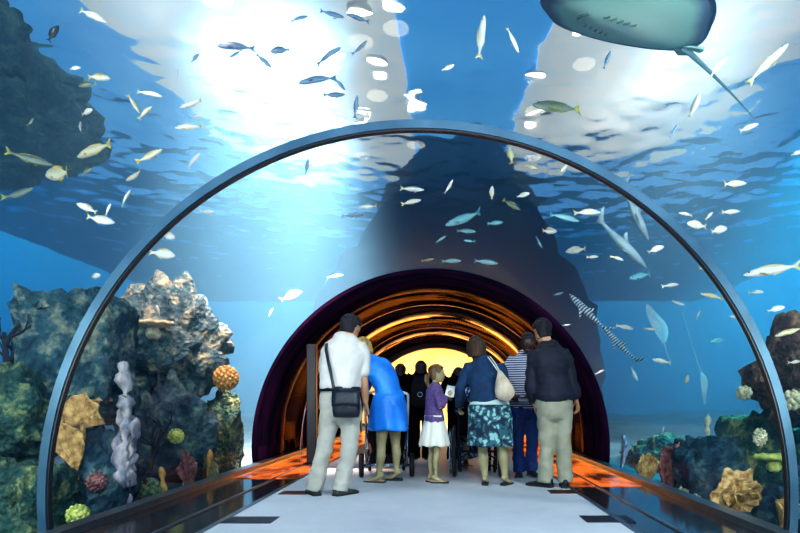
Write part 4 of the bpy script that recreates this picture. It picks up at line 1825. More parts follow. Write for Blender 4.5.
rock('big flat-topped pale-edged rock behind the left foot of the near rib', 22, 128, 286, 432, 5.6, M_rock_pale, seed=1, flat=True, rough=.26)
rock('crusted rock shelf inside the near rib on the left, beside the flat-topped rock', 112, 222, 288, 402, 7.6, M_rock_pale, seed=2, rough=.4)
rock('dark blue rock overhang standing in for mirrored rocks, high in the upper left corner', -150, 80, 50, 172, 10.5, M_rock_dark, seed=3, depth=2.0, rough=.36)  # built as rock where the water surface mirrors the reef
rock('dark rock edge at the very top left corner of the tank', -40, 18, -8, 66, 7.0, M_rock_dark, seed=13, depth=.6)
rock('dark algae-covered rock at the lower left edge, below the branching coral', -46, 56, 368, 470, 4.9, M_rock_green, seed=4, rough=.4)
rock('low dark rock in the bottom left corner under the algae-covered one', -60, 64, 455, 570, 4.5, M_rock_green, seed=5, rough=.4)
rock('grey rounded rock between the brown fan corals and the tube sponges', 68, 132, 428, 545, 5.0, M_rock_dark, seed=6)
rock('tall dark rock behind the tube sponges on the left', 120, 214, 378, 520, 7.2, M_rock_dark, seed=7, rough=.42)
rock('teal mossy rock on the left ledge next to the dark vault', 196, 250, 396, 482, 7.7, M_rock_green, seed=8, rough=.42)
rock('small mossy boulder left of the dark vault opening', 216, 246, 452, 500, 6.75, M_rock_green, seed=9)
rock('brown crusted boulder beside the leaning tan sponge', 138, 162, 478, 525, 5.75, M_rock_brown, seed=10)
rock('low pale rock under the blue-white fan coral', 606, 642, 470, 505, 7.85, M_rock_pale, seed=11)
rock('plate-like grey rock right of the dark pink fan coral', 676, 742, 436, 520, 6.2, M_rock_dark, seed=12, flat=True)
rock('dark rock mass behind the golden rosette coral', 716, 800, 412, 545, 6.6, M_rock_green, seed=14, rough=.4)
rock('brownish rock outcrop at the right edge, halfway up', 766, 850, 322, 430, 5.8, M_rock_brown, seed=15, depth=.7, rough=.42)
rock('dark low rock in the bottom right corner', 764, 860, 470, 580, 4.6, M_rock_dark, seed=16)
rock('far hazy rock reef seen to the right of the dark vault', 625, 720, 436, 486, 9.0, M_rock_green, seed=17, depth=1.0)


# ---------------------------------------------------------------- corals
def cmat(name, a, b, scale=18, stretch=(1, 1, 1)):
    return mat(name, a, rough=.8, col2=b, scale=scale, bump=.6, bscale=40, stretch=stretch)


M_fan_brown = cmat('golden brown coral', hx('d8b070'), hx('8a6238'))
M_fan_pink = cmat('dusky pink coral', hx('a0706a'), hx('55323a'))
M_fan_blue = cmat('blue white coral', hx('b9d4e6'), hx('3a6ea0'))
M_gold = cmat('gold leaf coral', hx('e6c684'), hx('8f6030'))
M_tan = cmat('tan sponge', hx('c59a58'), hx('8a6a38'))
M_pinkw = cmat('pinkish white sponge', hx('bdb2ae'), hx('5f6678'), 14, (1, 1, .3))
M_yel = cmat('yellow green polyps', hx('d8d878'), hx('8aa050'))
M_cream = cmat('cream coral', hx('e0d8b4'), hx('9a9a78'))
M_fangreen = cmat('mossy green coral', hx('7f9468'), hx('3a5a48'))
M_dkbranch = cmat('dark branching coral', hx('161a28'), hx('0a0d16'))


def clear(g, c, rot=None):
    for i, p in enumerate(g.v):
        w = p + c
        rr = math.hypot(w.x, w.z - CZ)
        if rr < R + .10:
            s_ = (R + .10) / max(rr, 1e-3)
            g.v[i] = V((w.x * s_, w.y, CZ + (w.z - CZ) * s_)) - c


def place(g, name, m, label, cat, c, group=None):
    clear(g, c)
    o = g.obj(name, m)
    o.location = c
    return tag(o, label, cat, group)


def fan(label, px0, px1, py0, py1, D, m, seed=0, spread=2.4, lean=0.0, ruffle=.10, name='fan_coral'):
    """a ruffled leaf opening upward from its foot"""
    h = (py1 - py0) * D / F
    w = (px1 - px0) * D / F
    c = at((px0 + px1) / 2, py1, D)
    g = Geo()
    rows = []
    for i in range(15):
        u = i / 14
        row = []
        for k in range(41):
            a = (k / 40 - .5) * spread
            ed = 1 + .10 * noise.noise(V((a * 2.2, seed * 5.1, 0))) + .06 * noise.noise(V((a * 7, seed * 3, 4)))
            rr = u * ed
            x = math.sin(a) * rr * w / (2 * max(.5, math.sin(min(spread / 2, PI / 2))))
            z = (math.cos(a) * rr - (math.cos(spread / 2) if spread > PI else 0)) * h / (1 - (math.cos(spread / 2) if spread > PI else 0))
            y = (ruffle * u * u * math.sin(a * 9 + seed) + .05 * u * math.sin(a * 3 + seed * 2)) * h - .12 * u * u * h
            row.append((x + lean * z, y + .006 * math.cos(k * PI), z))
        rows.append(row)
    g.sheet(rows, thick=.012)
    g.loft([(0, 0, -.10), (0, 0, .05 * h)], [.05 * w + .01, .03 * w + .01], n=10)
    return place(g, name, m, label, 'coral', c)


fan('golden brown fan coral spreading sideways just right of the left rib foot', 60, 106, 394, 428, 4.95, M_fan_brown, 1, 2.9)
fan('dull brown fan coral directly under the golden one', 56, 96, 420, 472, 4.75, M_fan_brown, 2, 2.0, lean=-.2)
fan('blue-white pointed fan coral beside the dark vault on the right', 608, 630, 436, 476, 7.62, M_fan_blue, 3, 1.5)
fan('yellowish brown fan coral right of the blue-white one', 634, 656, 452, 492, 7.1, M_gold, 4, 1.7)
fan('tall dusky pink fan coral on the right, in front of the plate-like rock', 654, 688, 442, 510, 6.5, M_fan_pink, 5, 1.6)
fan('thin gold leaf coral cut by the right rib foot', 773, 792, 492, 548, 4.45, M_gold, 6, 1.8, ruffle=.2)
fan('pale gold leaf coral low beside the tall dusky pink fan', 672, 690, 486, 514, 6.1, M_cream, 7, 1.8, ruffle=.2)
fan('small brown fan coral standing behind the tall tan sponge', 178, 200, 452, 492, 6.6, M_fan_pink, 8, 2.0)


def rosette(label, px, py, rpx, D, m):
    c = at(px, py, D)
    r = rpx * D / F
    t = thing('rosette_coral', label, 'coral', c)
    for q in range(3):
        g = Geo()
        rows = []
        for i in range(12):
            u = i / 11
            row = []
            for k in range(73):
                a = 2 * PI * k / 72
                lobe = 1 + .10 * math.sin(a * 7 + q * 1.7) + .06 * math.sin(a * 13 + q)
                rr = r * (.12 + (1.0 - .28 * q) * u) * lobe
                y = -r * (.10 + .22 * q) * u + r * .10 * u * u * math.sin(a * 9 + q * 2) + .04 * r * math.sin(k * PI)
                row.append((rr * math.cos(a) * .84 + .05 * r * q, y, rr * math.sin(a) * 1.12 - .05 * r * q))
            rows.append(row)
        g.sheet(rows, thick=.012)
        clear(g, c)
        g.obj('leaf_whorl', m, t)
    g = Geo()
    g.loft([(0, .02, -.1 * r), (0, .08, -1.2 * r)], [.2 * r, .28 * r], n=12)
    clear(g, c)
    g.obj('foot', m, t)


rosette('large golden rosette coral with a dark hollow near the right rib foot', 737, 502, 27, 5.1, M_gold)


def sponge(label, px, py0, py1, wpx, D, m, tubes=1, seed=0, lean=0.0):
    c = at(px, py1, D)
    h = (py1 - py0) * D / F
    w = wpx * D / F / 2
    g = Geo()
    rnd = random.Random(seed)
    for q in range(tubes):
        hh = h * (1 if q == 0 else rnd.uniform(.45, .85))
        x = 0 if q == 0 else rnd.uniform(-1, 1) * w * 1.1
        y = 0 if q == 0 else rnd.uniform(-.5, 1) * w
        pts, rad = [], []
        for i in range(26):
            u = i / 25
            pts.append((x + lean * u * hh + .12 * w * math.sin(u * 7 + seed), y, -.1 + (hh + .1) * u))
            rad.append(w * (.75 + .25 * math.sin(u * 9 + seed * 2) * .5 - .35 * u + .15 * math.sin(u * 23)) / (1 if tubes == 1 else 1.5))
        g.loft(pts, rad, n=14, round_ends=True)
    o = place(g, 'tube_sponge', m, label, 'sponge', c)
    for v in o.data.vertices:
        v.co += v.normal * ((.12 if seed != 3 else .45) * w * noise.noise(v.co * 14 + V((seed, 0, 0))))
    return o


sponge('tall tan pointed sponge standing on the left ledge side', 209, 450, 505, 14, 6.75, M_tan, 1, 1)
sponge('leaning tan sponge beside the brown crusted boulder', 166, 468, 510, 13, 5.9, M_tan, 1, 2, lean=-.12)
sponge('pinkish white draped sponge column left of the tall dark rock', 124, 366, 470, 30, 5.0, M_pinkw, 4, 3)
sponge('small cluster of pinkish white sponge near the floor on the left', 128, 484, 512, 15, 5.05, M_pinkw, 3, 4)
sponge('short cream sponge stub right of the leaning tan sponge', 190, 482, 508, 11, 5.95, M_cream, 3, 5)
sponge('pale yellow sponge finger on the far right reef', 708, 416, 446, 9, 6.6, M_cream, 1, 6)


def ballcoral(label, px, py, rpx, D, m, n=60, bump=.22, seed=0, name='ball_coral', sq=(1, 1, 1)):
    c = at(px, py, D)
    r = rpx * D / F
    g = Geo()
    g.ell((0, 0, 0), (r * .85 * sq[0], r * .85 * sq[1], r * .85 * sq[2]), n=18, m=12)
    for i in range(n):
        z = 1 - 2 * (i + .5) / n
        a = i * 2.39996
        q = math.sqrt(1 - z * z)
        g.ell((r * .85 * q * math.cos(a) * sq[0], r * .85 * q * math.sin(a) * sq[1], r * .85 * z * sq[2]), r * bump, n=8, m=6)
    return place(g, name, m, label, 'coral', c)


ballcoral('bright yellow-green polyp cluster at the bottom left, inside the left rib', 78, 515, 10.5, 4.45, M_yel, n=46, bump=.24)
ballcoral('round mustard ball coral on the rock left of the display stand', 226, 378, 13, 7.4, M_tan, n=90, bump=.15)
ballcoral('pale round coral head on the right, just inside the near rib', 760, 437, 8, 5.2, M_cream, n=40, bump=.2, sq=(.9, .4, 1.2))
ballcoral('cream coral knob at the right edge of the frame', 792, 400, 10, 5.0, M_cream, n=40, bump=.25)
ballcoral('pale coral tuft high on the right reef', 744, 393, 7, 5.6, M_cream, n=30, bump=.3)
ballcoral('green knobbly coral beside the leaning tan sponge', 149, 492, 13, 5.75, M_fangreen, n=70, bump=.2, sq=(.9, .8, 1.1))
ballcoral('pale crusty coral between the blue-white and yellowish fans', 640, 486, 7, 6.9, M_cream, n=36, bump=.3, sq=(1.3, .8, .8))
ballcoral('pale crusty coral under the plate-like grey rock', 694, 502, 8, 5.75, M_cream, n=36, bump=.3, sq=(1.2, .8, .9))
ballcoral('dusty rose coral mound on the lower left rock', 97, 482, 10, 4.75, M_fan_pink, n=60, bump=.2)
ballcoral('teal crusted coral mound beside the small fan on the left', 232, 474, 13, 6.75, M_fangreen, n=70, bump=.18)
ballcoral('greenish ball coral on top of the tall dark rock', 176, 436, 8, 6.4, M_yel, n=60, bump=.16)


def plate(label, px0, px1, py0, py1, D, m, seed=0):
    c = at((px0 + px1) / 2, (py0 + py1) / 2, D)
    r = (px1 - px0) / 2 * D / F
    g = Geo()
    rows = []
    for i in range(9):
        u = i / 8
        rows.append([(r * u * math.cos(a) * (1 + .12 * noise.noise(V((math.cos(a) * 2, math.sin(a) * 2, seed)))), r * u * math.sin(a) * .8, .22 * r * u * u + .03 * r * math.sin(a * 8) * u) for a in [2 * PI * k / 48 for k in range(49)]])
    g.sheet(rows, thick=.035)
    g.loft([(0, 0, 0), (0, 0, -.35 * r)], [.25 * r, .4 * r], n=12)
    return place(g, 'plate_coral', m, label, 'coral', c)


plate('flat yellow plate coral on the right, behind the rib', 756, 792, 452, 468, 5.2, M_yel, 1)
plate('flat yellow-brown plate coral on the flat-topped rock', 76, 110, 398, 408, 5.4, M_gold, 2)
plate('pale table coral on the shelf rock at the left', 134, 172, 322, 332, 6.9, M_cream, 3)


def branching(label, px, py, hpx, D, m, seed=0, name='branching_coral'):
    c = at(px, py, D)
    rnd = random.Random(seed)
    g = Geo()
    h = hpx * D / F

    def grow(p, d, L, r, lev):
        pts = [p]
        for i in range(4):
            d = (d + V((rnd.uniform(-.3, .3), rnd.uniform(-.2, .2), rnd.uniform(-.15, .2)))).normalized()
            pts.append(pts[-1] + d * L / 4)
        g.tube(pts, [r * (1 - .12 * i) for i in range(5)], n=7)
        if lev:
            for q in range(3):
                b = pts[1 + q]
                grow(b, (d + V((rnd.uniform(-1.2, 1.2), rnd.uniform(-.5, .5), rnd.uniform(-.2, .8)))).normalized(), L * .62, r * .6, lev - 1)
    grow(V((0, 0, 0)), V((.15, 0, 1)), h * .6, h * .035, 3)
    return place(g, name, m, label, 'coral', c)


branching('dark branching coral at the left edge beside the flat-topped rock', 4, 400, 120, 5.2, M_dkbranch, 3)
branching('small dark branching coral in front of the shelf rock', 150, 470, 70, 6.0, M_dkbranch, 5)


# ---------------------------------------------------------------- fish
def fishmat(name, back, belly, rough=.35, lo=-.05, hi=.12):
    m, nt, b = nodes(name)
    tc = nd(nt, 'ShaderNodeTexCoord')
    sp = nd(nt, 'ShaderNodeSeparateXYZ')
    lk(nt, tc.outputs['Object'], sp.inputs[0])
    n = nd(nt, 'ShaderNodeTexNoise', Scale=9.0)
    lk(nt, tc.outputs['Object'], n.inputs['Vector'])
    a = nd(nt, 'ShaderNodeMath', operation='MULTIPLY_ADD')
    a.inputs[1].default_value = .06
    lk(nt, n.outputs['Fac'], a.inputs[0])
    lk(nt, sp.outputs['Z'], a.inputs[2])
    mr = nd(nt, 'ShaderNodeMapRange')
    mr.inputs['From Min'].default_value = lo
    mr.inputs['From Max'].default_value = hi
    lk(nt, a.outputs[0], mr.inputs['Value'])
    r = nd(nt, 'ShaderNodeValToRGB')
    r.color_ramp.elements[0].color = c4(belly)
    r.color_ramp.elements[1].color = c4(back)
    lk(nt, mr.outputs[0], r.inputs['Fac'])
    lk(nt, r.outputs['Color'], b.inputs['Base Color'])
    b.inputs['Roughness'].default_value = rough
    return m


W3 = (0.9, 0.9, 0.85)
FM = {
    'w': (fishmat('silver white scales', hx('d8d8cc'), W3), mat('pale yellow fin', hx('e6dc9a'), rough=.5)),
    'y': (fishmat('silver and yellow scales', hx('b9b48a'), hx('f4efd2')), mat('yellow fin', hx('e2c43e'), rough=.5)),
    'd': (fishmat('dark backed scales', hx('1d3038'), hx('8f9a86')), mat('olive yellow fin', hx('a4a845'), rough=.5)),
    'g': (fishmat('blue grey scales', hx('4a6a8a'), hx('7f9ab4')), mat('blue grey fin', hx('5f7e9c'), rough=.5)),
    't': (fishmat('teal scales', hx('3f9ab0'), hx('a9e0e6')), mat('teal fin', hx('58aebf'), rough=.5)),
    'k': (fishmat('black scales', hx('0c1216'), hx('2a343a')), mat('black fin', hx('10161a'), rough=.5)),
}


def fishmesh(shape, bend):
    """unit length, facing +X, z up. returns Geos: body, tail, dorsal, pectoral, extra eyes"""
    g, e = Geo(), Geo()
    if shape == 'deep':
        pr = [(.50, .012, .015, -.02), (.46, .035, .055, -.018), (.38, .058, .105, -.008), (.26, .072, .150, 0), (.10, .074, .165, 0), (-.06, .060, .140, 0), (-.20, .040, .090, 0), (-.30, .022, .045, 0), (-.36, .014, .034, 0)]
    elif shape == 'slim':
        pr = [(.50, .010, .012, -.01), (.45, .032, .042, -.01), (.36, .048, .070, -.006), (.22, .058, .092, 0), (.06, .058, .096, 0), (-.10, .048, .080, 0), (-.24, .030, .050, 0), (-.33, .016, .026, 0), (-.38, .010, .020, 0)]
    else:  # shark
        pr = [(.50, .012, .010, 0), (.44, .04, .03, 0), (.34, .06, .05, .0), (.18, .066, .064, .005), (.0, .060, .062, .006), (-.16, .042, .044, .006), (-.30, .022, .026, .01), (-.40, .012, .018, .016)]

    def bx(x, y=0.0):
        return y + bend * (x - .15) ** 2 * (1 if x < .15 else -.4)
    g.loft([(x, bx(x), zo) for x, ry, rz, zo in pr], [(ry, rz) for x, ry, rz, zo in pr], right=(0, 1, 0), n=14)
    for s in (-1, 1):
        e.slot = 1
        if shape != 'shark':
            e.ell((.405, bx(.405) + s * .045, .022), .017, n=8, m=6)

    def sheet(rows, th=.006):
        q = Geo()
        q.sheet([[(x, bx(x, y), z) for x, y, z in r] for r in rows], thick=th)
        return q
    x0 = pr[-1][0]
    zo = pr[-1][3]
    if shape == 'shark':
        tail = sheet([[(x0 + .03, 0, zo + .014), (x0 - .04, 0, zo + .06), (x0 - .14, 0, zo + .16)], [(x0 + .0, 0, zo), (x0 - .03, 0, zo + .03), (x0 - .16, 0, zo + .15)], [(x0 + .03, 0, zo - .014), (x0 - .02, 0, zo - .03), (x0 - .07, 0, zo - .05)]])
        dors = sheet([[(.10, 0, .06), (.03, 0, .10), (-.03, 0, .15)], [(-.05, 0, .055), (-.055, 0, .09), (-.06, 0, .145)]])
        pect = sheet([[(.20, .05, -.02), (.12, .12, -.04), (.02, .21, -.06)], [(.08, .05, -.02), (.05, .11, -.045), (.0, .20, -.065)]])
        p2 = sheet([[(.20, -.05, -.02), (.12, -.12, -.04), (.02, -.21, -.06)], [(.08, -.05, -.02), (.05, -.11, -.045), (.0, -.20, -.065)]])
    else:
        k = .15 if shape == 'deep' else .125
        tail = sheet([[(x0 + .03, 0, .028), (x0 - .05, 0, .07), (x0 - .12, 0, k)], [(x0 + .02, 0, .012), (x0 - .05, 0, .032), (x0 - .10, 0, .06)], [(x0 + .015, 0, 0), (x0 - .04, 0, 0), (x0 - .065, 0, 0)],
                      [(x0 + .02, 0, -.012), (x0 - .05, 0, -.032), (x0 - .10, 0, -.06)], [(x0 + .03, 0, -.028), (x0 - .05, 0, -.07), (x0 - .12, 0, -k)]])
        hz = .15 if shape == 'deep' else .088
        dors = sheet([[(.24, 0, hz * .92), (.10, 0, hz), (-.06, 0, hz * .88), (-.18, 0, hz * .58)], [(.20, 0, hz * 1.22), (.07, 0, hz * 1.38), (-.09, 0, hz * 1.18), (-.22, 0, hz * .86)]])
        pect = sheet([[(.22, .066, -.03), (.14, .10, -.05), (.06, .13, -.08)], [(.22, .062, -.06), (.15, .09, -.09), (.09, .11, -.12)]])
        p2 = sheet([[(.02, 0, -hz * .9), (-.04, 0, -hz * .85), (-.16, 0, -hz * .58)], [(-.03, 0, -hz * 1.3), (-.09, 0, -hz * 1.12), (-.21, 0, -hz * .8)]])
    return g, e, tail, dors, pect, p2


PROTO = {}


def fish(label, px, py, ln, ang=0, col='w', shape='deep', D=None, extra=.6, yaw=0, group=None, name='fish', cat='fish', roll=0):
    """ln: length in pixels; ang: heading in the picture plane, 0 = right, 90 = up"""
    dx, dz = (px - VX) / F, (VY - py) / F
    if D is None:
        D = 4.0
        while math.hypot(CAM.x + dx * D, CAM.z + dz * D - CZ) < R + .45 and D < 30:
            D += .05
        D += extra
    key = (shape, col, round((hash((px * 7 + py)) % 3 - 1) * .35, 2))
    if key not in PROTO:
        g, e, tail, dors, pect, p2 = fishmesh(shape, key[2])
        mb, mf = FM[col]
        o = g.obj(name, [mb, M_iris], extra=e)
        tail.obj('tail_fin', mf if shape != 'shark' else mb, o)
        dors.obj('dorsal_fin', mf if shape != 'shark' else mb, o)
        pect.obj('side_fin', mf if shape != 'shark' else mb, o)
        p2.obj('side_fin' if shape == 'shark' else 'belly_fin', mf if shape != 'shark' else mb, o)
        PROTO[key] = o
    else:
        o = copy_tree(PROTO[key])
    o.name = name
    a, y = math.radians(ang), math.radians(yaw)
    fwd = V((math.cos(a) * math.cos(y), math.sin(y), math.sin(a) * math.cos(y)))
    up = V((0, 0, 1)) if abs(fwd.z) < .9 else V((-1, 0, 0))
    left = up.cross(fwd).normalized()
    up = fwd.cross(left)
    up, left = up * math.cos(math.radians(roll)) + left * math.sin(math.radians(roll)), left * math.cos(math.radians(roll)) - up * math.sin(math.radians(roll))
    L = ln * D / F / max(.5, math.cos(y))
    M = Matrix((fwd, left, up)).transposed().to_4x4()
    M = Matrix.Translation(at(px, py, D)) @ M @ Matrix.Diagonal((L, L, L, 1))
    o.matrix_world = M
    o.rotation_mode = 'XYZ'
    tag(o, label, cat)
    if group:
        o['group'] = group
    elif 'group' in o:
        del o['group']
    return o


SL = 'slim'
LEFT = [
    ('pale fish diving to the right near the top left, left of the bright haze', 92, 15, 33, -27, 'w', SL),
    ('black fish seen end on high in the upper left corner', 53, 33, 19, 60, 'k', 'deep'),
    ('tiny pale fish between the black fish and the overlapping pair', 75, 68, 10, 20, 'w', 'deep'),
    ('pale rounded fish facing right, upper one of the overlapping pair at upper left', 99, 77, 18, 8, 'y', 'deep'),
    ('dark fish facing left, lower one of the overlapping pair at upper left', 87, 84, 17, 195, 'd', 'deep'),
    ('pale slim fish gliding right above the forked pair at upper left', 149, 93, 26, -12, 'w', SL),
    ('slim fish swimming straight down, left one of the forked pair', 134, 104, 19, -58, 'y', SL),
    ('slim fish swimming up to the right, right one of the forked pair', 145, 112, 19, 52, 'y', SL),
    ('tiny white fish alone right of the overlapping pair', 177, 75, 10, 75, 'w', 'deep'),
    ('white slim fish facing left, topmost of three stacked fish left of the haze', 192, 104, 28, 188, 'w', SL),
    ('short white fish, middle of three stacked fish left of the haze', 197, 117, 13, 175, 'w', SL),
    ('white slim fish facing left, lowest of three stacked fish left of the haze', 189, 127, 28, 184, 'w', SL),
    ('pale stubby fish with a raised tail above the dark overhang', 87, 112, 15, 10, 'w', 'deep'),
    ('small pale fish swimming upright below the stubby one', 80, 127, 15, 100, 'w', SL),
    ('small dark fish at the left edge of the bright haze', 195, 58, 12, 40, 'g', 'deep'),
    ('small olive fish in front of the dark overhang', 31, 122, 10, 50, 'd', 'deep'),
    ('dark backed fish with a yellow tail facing right, upper left edge', 30, 159, 36, -8, 'd', SL),
    ('deep yellow tailed fish facing left below the long pale one', 59, 174, 38, 174, 'y', 'deep'),
    ('small dark fish partly behind the tail of the deep yellow one', 86, 171, 18, 10, 'd', 'deep'),
    ('long pale fish with a yellow tail facing left, under the overhang', 94, 150, 46, 186, 'y', SL),
    ('dark fish with a yellow-green tail facing right, lowest at the left edge', 19, 194, 35, 14, 'd', SL),
    ('yellowish fish climbing to the right, middle left', 150, 156, 29, 24, 'y', SL),
    ('yellowish fish facing left under the climbing one', 135, 176, 26, 186, 'y', SL),
    ('pale fish facing left, upper of a crossing trio', 87, 208, 21, 155, 'w', 'deep'),
    ('pale fish facing right, lower of a crossing trio', 101, 220, 24, -6, 'w', 'deep'),
    ('small fish pointing up, right of a crossing trio', 108, 209, 13, 68, 'w', SL),
    ('thin pale fish slanting up, right of the crossing trio', 125, 198, 20, 50, 'w', SL),
    ('thin pale fish slanting up just outside the left of the rib', 193, 160, 20, 45, 'w', SL),
    ('white fish touching the inner left edge of the rib', 168, 236, 19, -18, 'w', 'deep'),
    ('larger white fish just inside the left of the rib, below another', 163, 254, 28, -10, 'w', 'deep'),
    ('small white fish alone above the flat-topped rock', 95, 276, 15, 5, 'w', 'deep'),
    ('round white fish in front of the left shelf rock', 158, 311, 12, 100, 'w', 'deep'),
]
HAZE = [
    ('grey fish facing left, largest in the bright haze at upper left', 236, 46, 36, 184, 'g', SL),
    ('small grey fish just below the largest grey one in the haze', 236, 54, 15, 200, 'g', SL),
    ('short grey fish facing left, left of the sparkling surface', 280, 50, 20, 185, 'g', 'deep'),
    ('thin grey fish slanting down to the right in the haze', 264, 61, 22, -42, 'g', SL),
    ('thin grey fish slanting up to the right in the sparkle', 328, 55, 30, 22, 'g', SL),
    ('grey fish facing left with raised tail, below the slanting one in the sparkle', 317, 79, 38, 192, 'g', SL),
    ('small fish slanting down right of the raised tail', 340, 84, 16, -48, 'g', SL),
    ('thin faint fish just under the fish with the raised tail', 334, 95, 22, 8, 'g', SL),
    ('faint fish near the top edge, leftmost of three in the sparkle', 299, 18, 19, 10, 'g', SL),
    ('faint fish near the top edge, middle of three in the sparkle', 332, 14, 24, -8, 'g', SL),
    ('faint fish near the top edge, rightmost of three in the sparkle', 358, 18, 22, 176, 'g', SL),
    ('faint fish slanting upward at the right side of the sparkle', 360, 48, 20, 40, 'g', SL),
    ('faint fish hanging upright just above the rib crown, left', 356, 107, 22, 82, 'g', SL),
    ('grey fish hanging upright in the white glow inside the rib', 307, 167, 17, 82, 'g', SL),
    ('thin dark fish lying level in the glow inside the rib', 353, 215, 24, 3, 'g', SL),
    ('thin pale fish just above the level dark one in the glow', 368, 207, 19, 180, 'w', SL),
    ('white fish facing right on the left side of the glow', 208, 212, 17, -6, 'w', SL),
]
MID = [
    ('small white fish above the rib crown in the blue-grey water', 448, 68, 13, 20, 'w', 'deep'),
    ('long thin pale fish hanging upright near the top centre', 481, 38, 36, 82, 'w', SL),
    ('pale fish slanting down near the top centre, left of the ray', 513, 40, 24, -58, 'w', SL),
    ('long greenish white fish facing left above the right of the rib crown', 557, 107, 52, 184, 'd', SL),
    ('cream fish glowing under the right of the rib crown', 511, 154, 20, 95, 'y', 'deep'),
    ('yellowish fish just right of the glowing cream one', 531, 167, 15, -25, 'y', SL),
    ('pale pink slanting fish under the right side of the rib', 564, 168, 22, 55, 'w', SL),
    ('white curved fish at the edge of the dark water, upper of two', 412, 189, 25, -8, 'w', SL),
    ('white curved fish at the edge of the dark water, lower of two', 411, 202, 21, 20, 'w', SL),
    ('white fish climbing steeply in the dark water', 449, 187, 16, 62, 'w', SL),
    ('small white fish seen end on in the middle of the dark water', 492, 193, 13, 90, 'w', 'deep'),
    ('white rounded fish right of the end-on one in the dark water', 523, 195, 14, 15, 'w', 'deep'),
    ('faint olive fish slanting down between two white ones', 512, 205, 20, -40, 'd', SL),
    ('teal fish facing left, largest in the dark water', 464, 219, 38, 188, 't', SL),
    ('arched teal fish right of the largest teal one', 495, 223, 18, 15, 't', SL),
    ('thin teal fish directly under the largest teal one', 466, 231, 20, 4, 't', SL),
    ('small teal fish climbing left of the thin one', 441, 239, 12, 30, 't', SL),
    ('tiny teal fish below the thin one', 469, 241, 11, 178, 't', SL),
    ('white deep bodied fish at the right border of the dark water', 549, 231, 17, 5, 'w', 'deep'),
    ('thin fish slanting down below the white deep bodied one', 539, 242, 13, -58, 't', SL),
    ('white fish facing left, right of the dark water', 576, 250, 19, 182, 'w', 'deep'),
    ('small pale fish right of the white fish facing left', 592, 257, 14, 8, 'w', SL),
    ('pale blue slanting fish in the bright water right of centre', 565, 217, 30, -12, 't', SL),
    ('whitish fish crossing above the slanting one right of centre', 588, 212, 28, 8, 'w', SL),
    ('teal fish just over the crown of the dark vault', 486, 262, 24, -10, 't', SL),
    ('dim teal fish over the crown of the dark vault, left of another', 451, 261, 20, 6, 't', SL),
    ('dim reddish fish over the crown of the dark vault, leftmost', 428, 260, 13, 12, 'd', SL),
    ('small fish in the blue water over the left shoulder of the dark vault', 335, 276, 16, 12, 't', SL),
    ('yellowish drifting fish left of the dark vault', 291, 296, 22, 30, 'y', 'deep'),
    ('small pale fish left of the yellowish drifting one', 271, 312, 9, 70, 'w', SL),
]
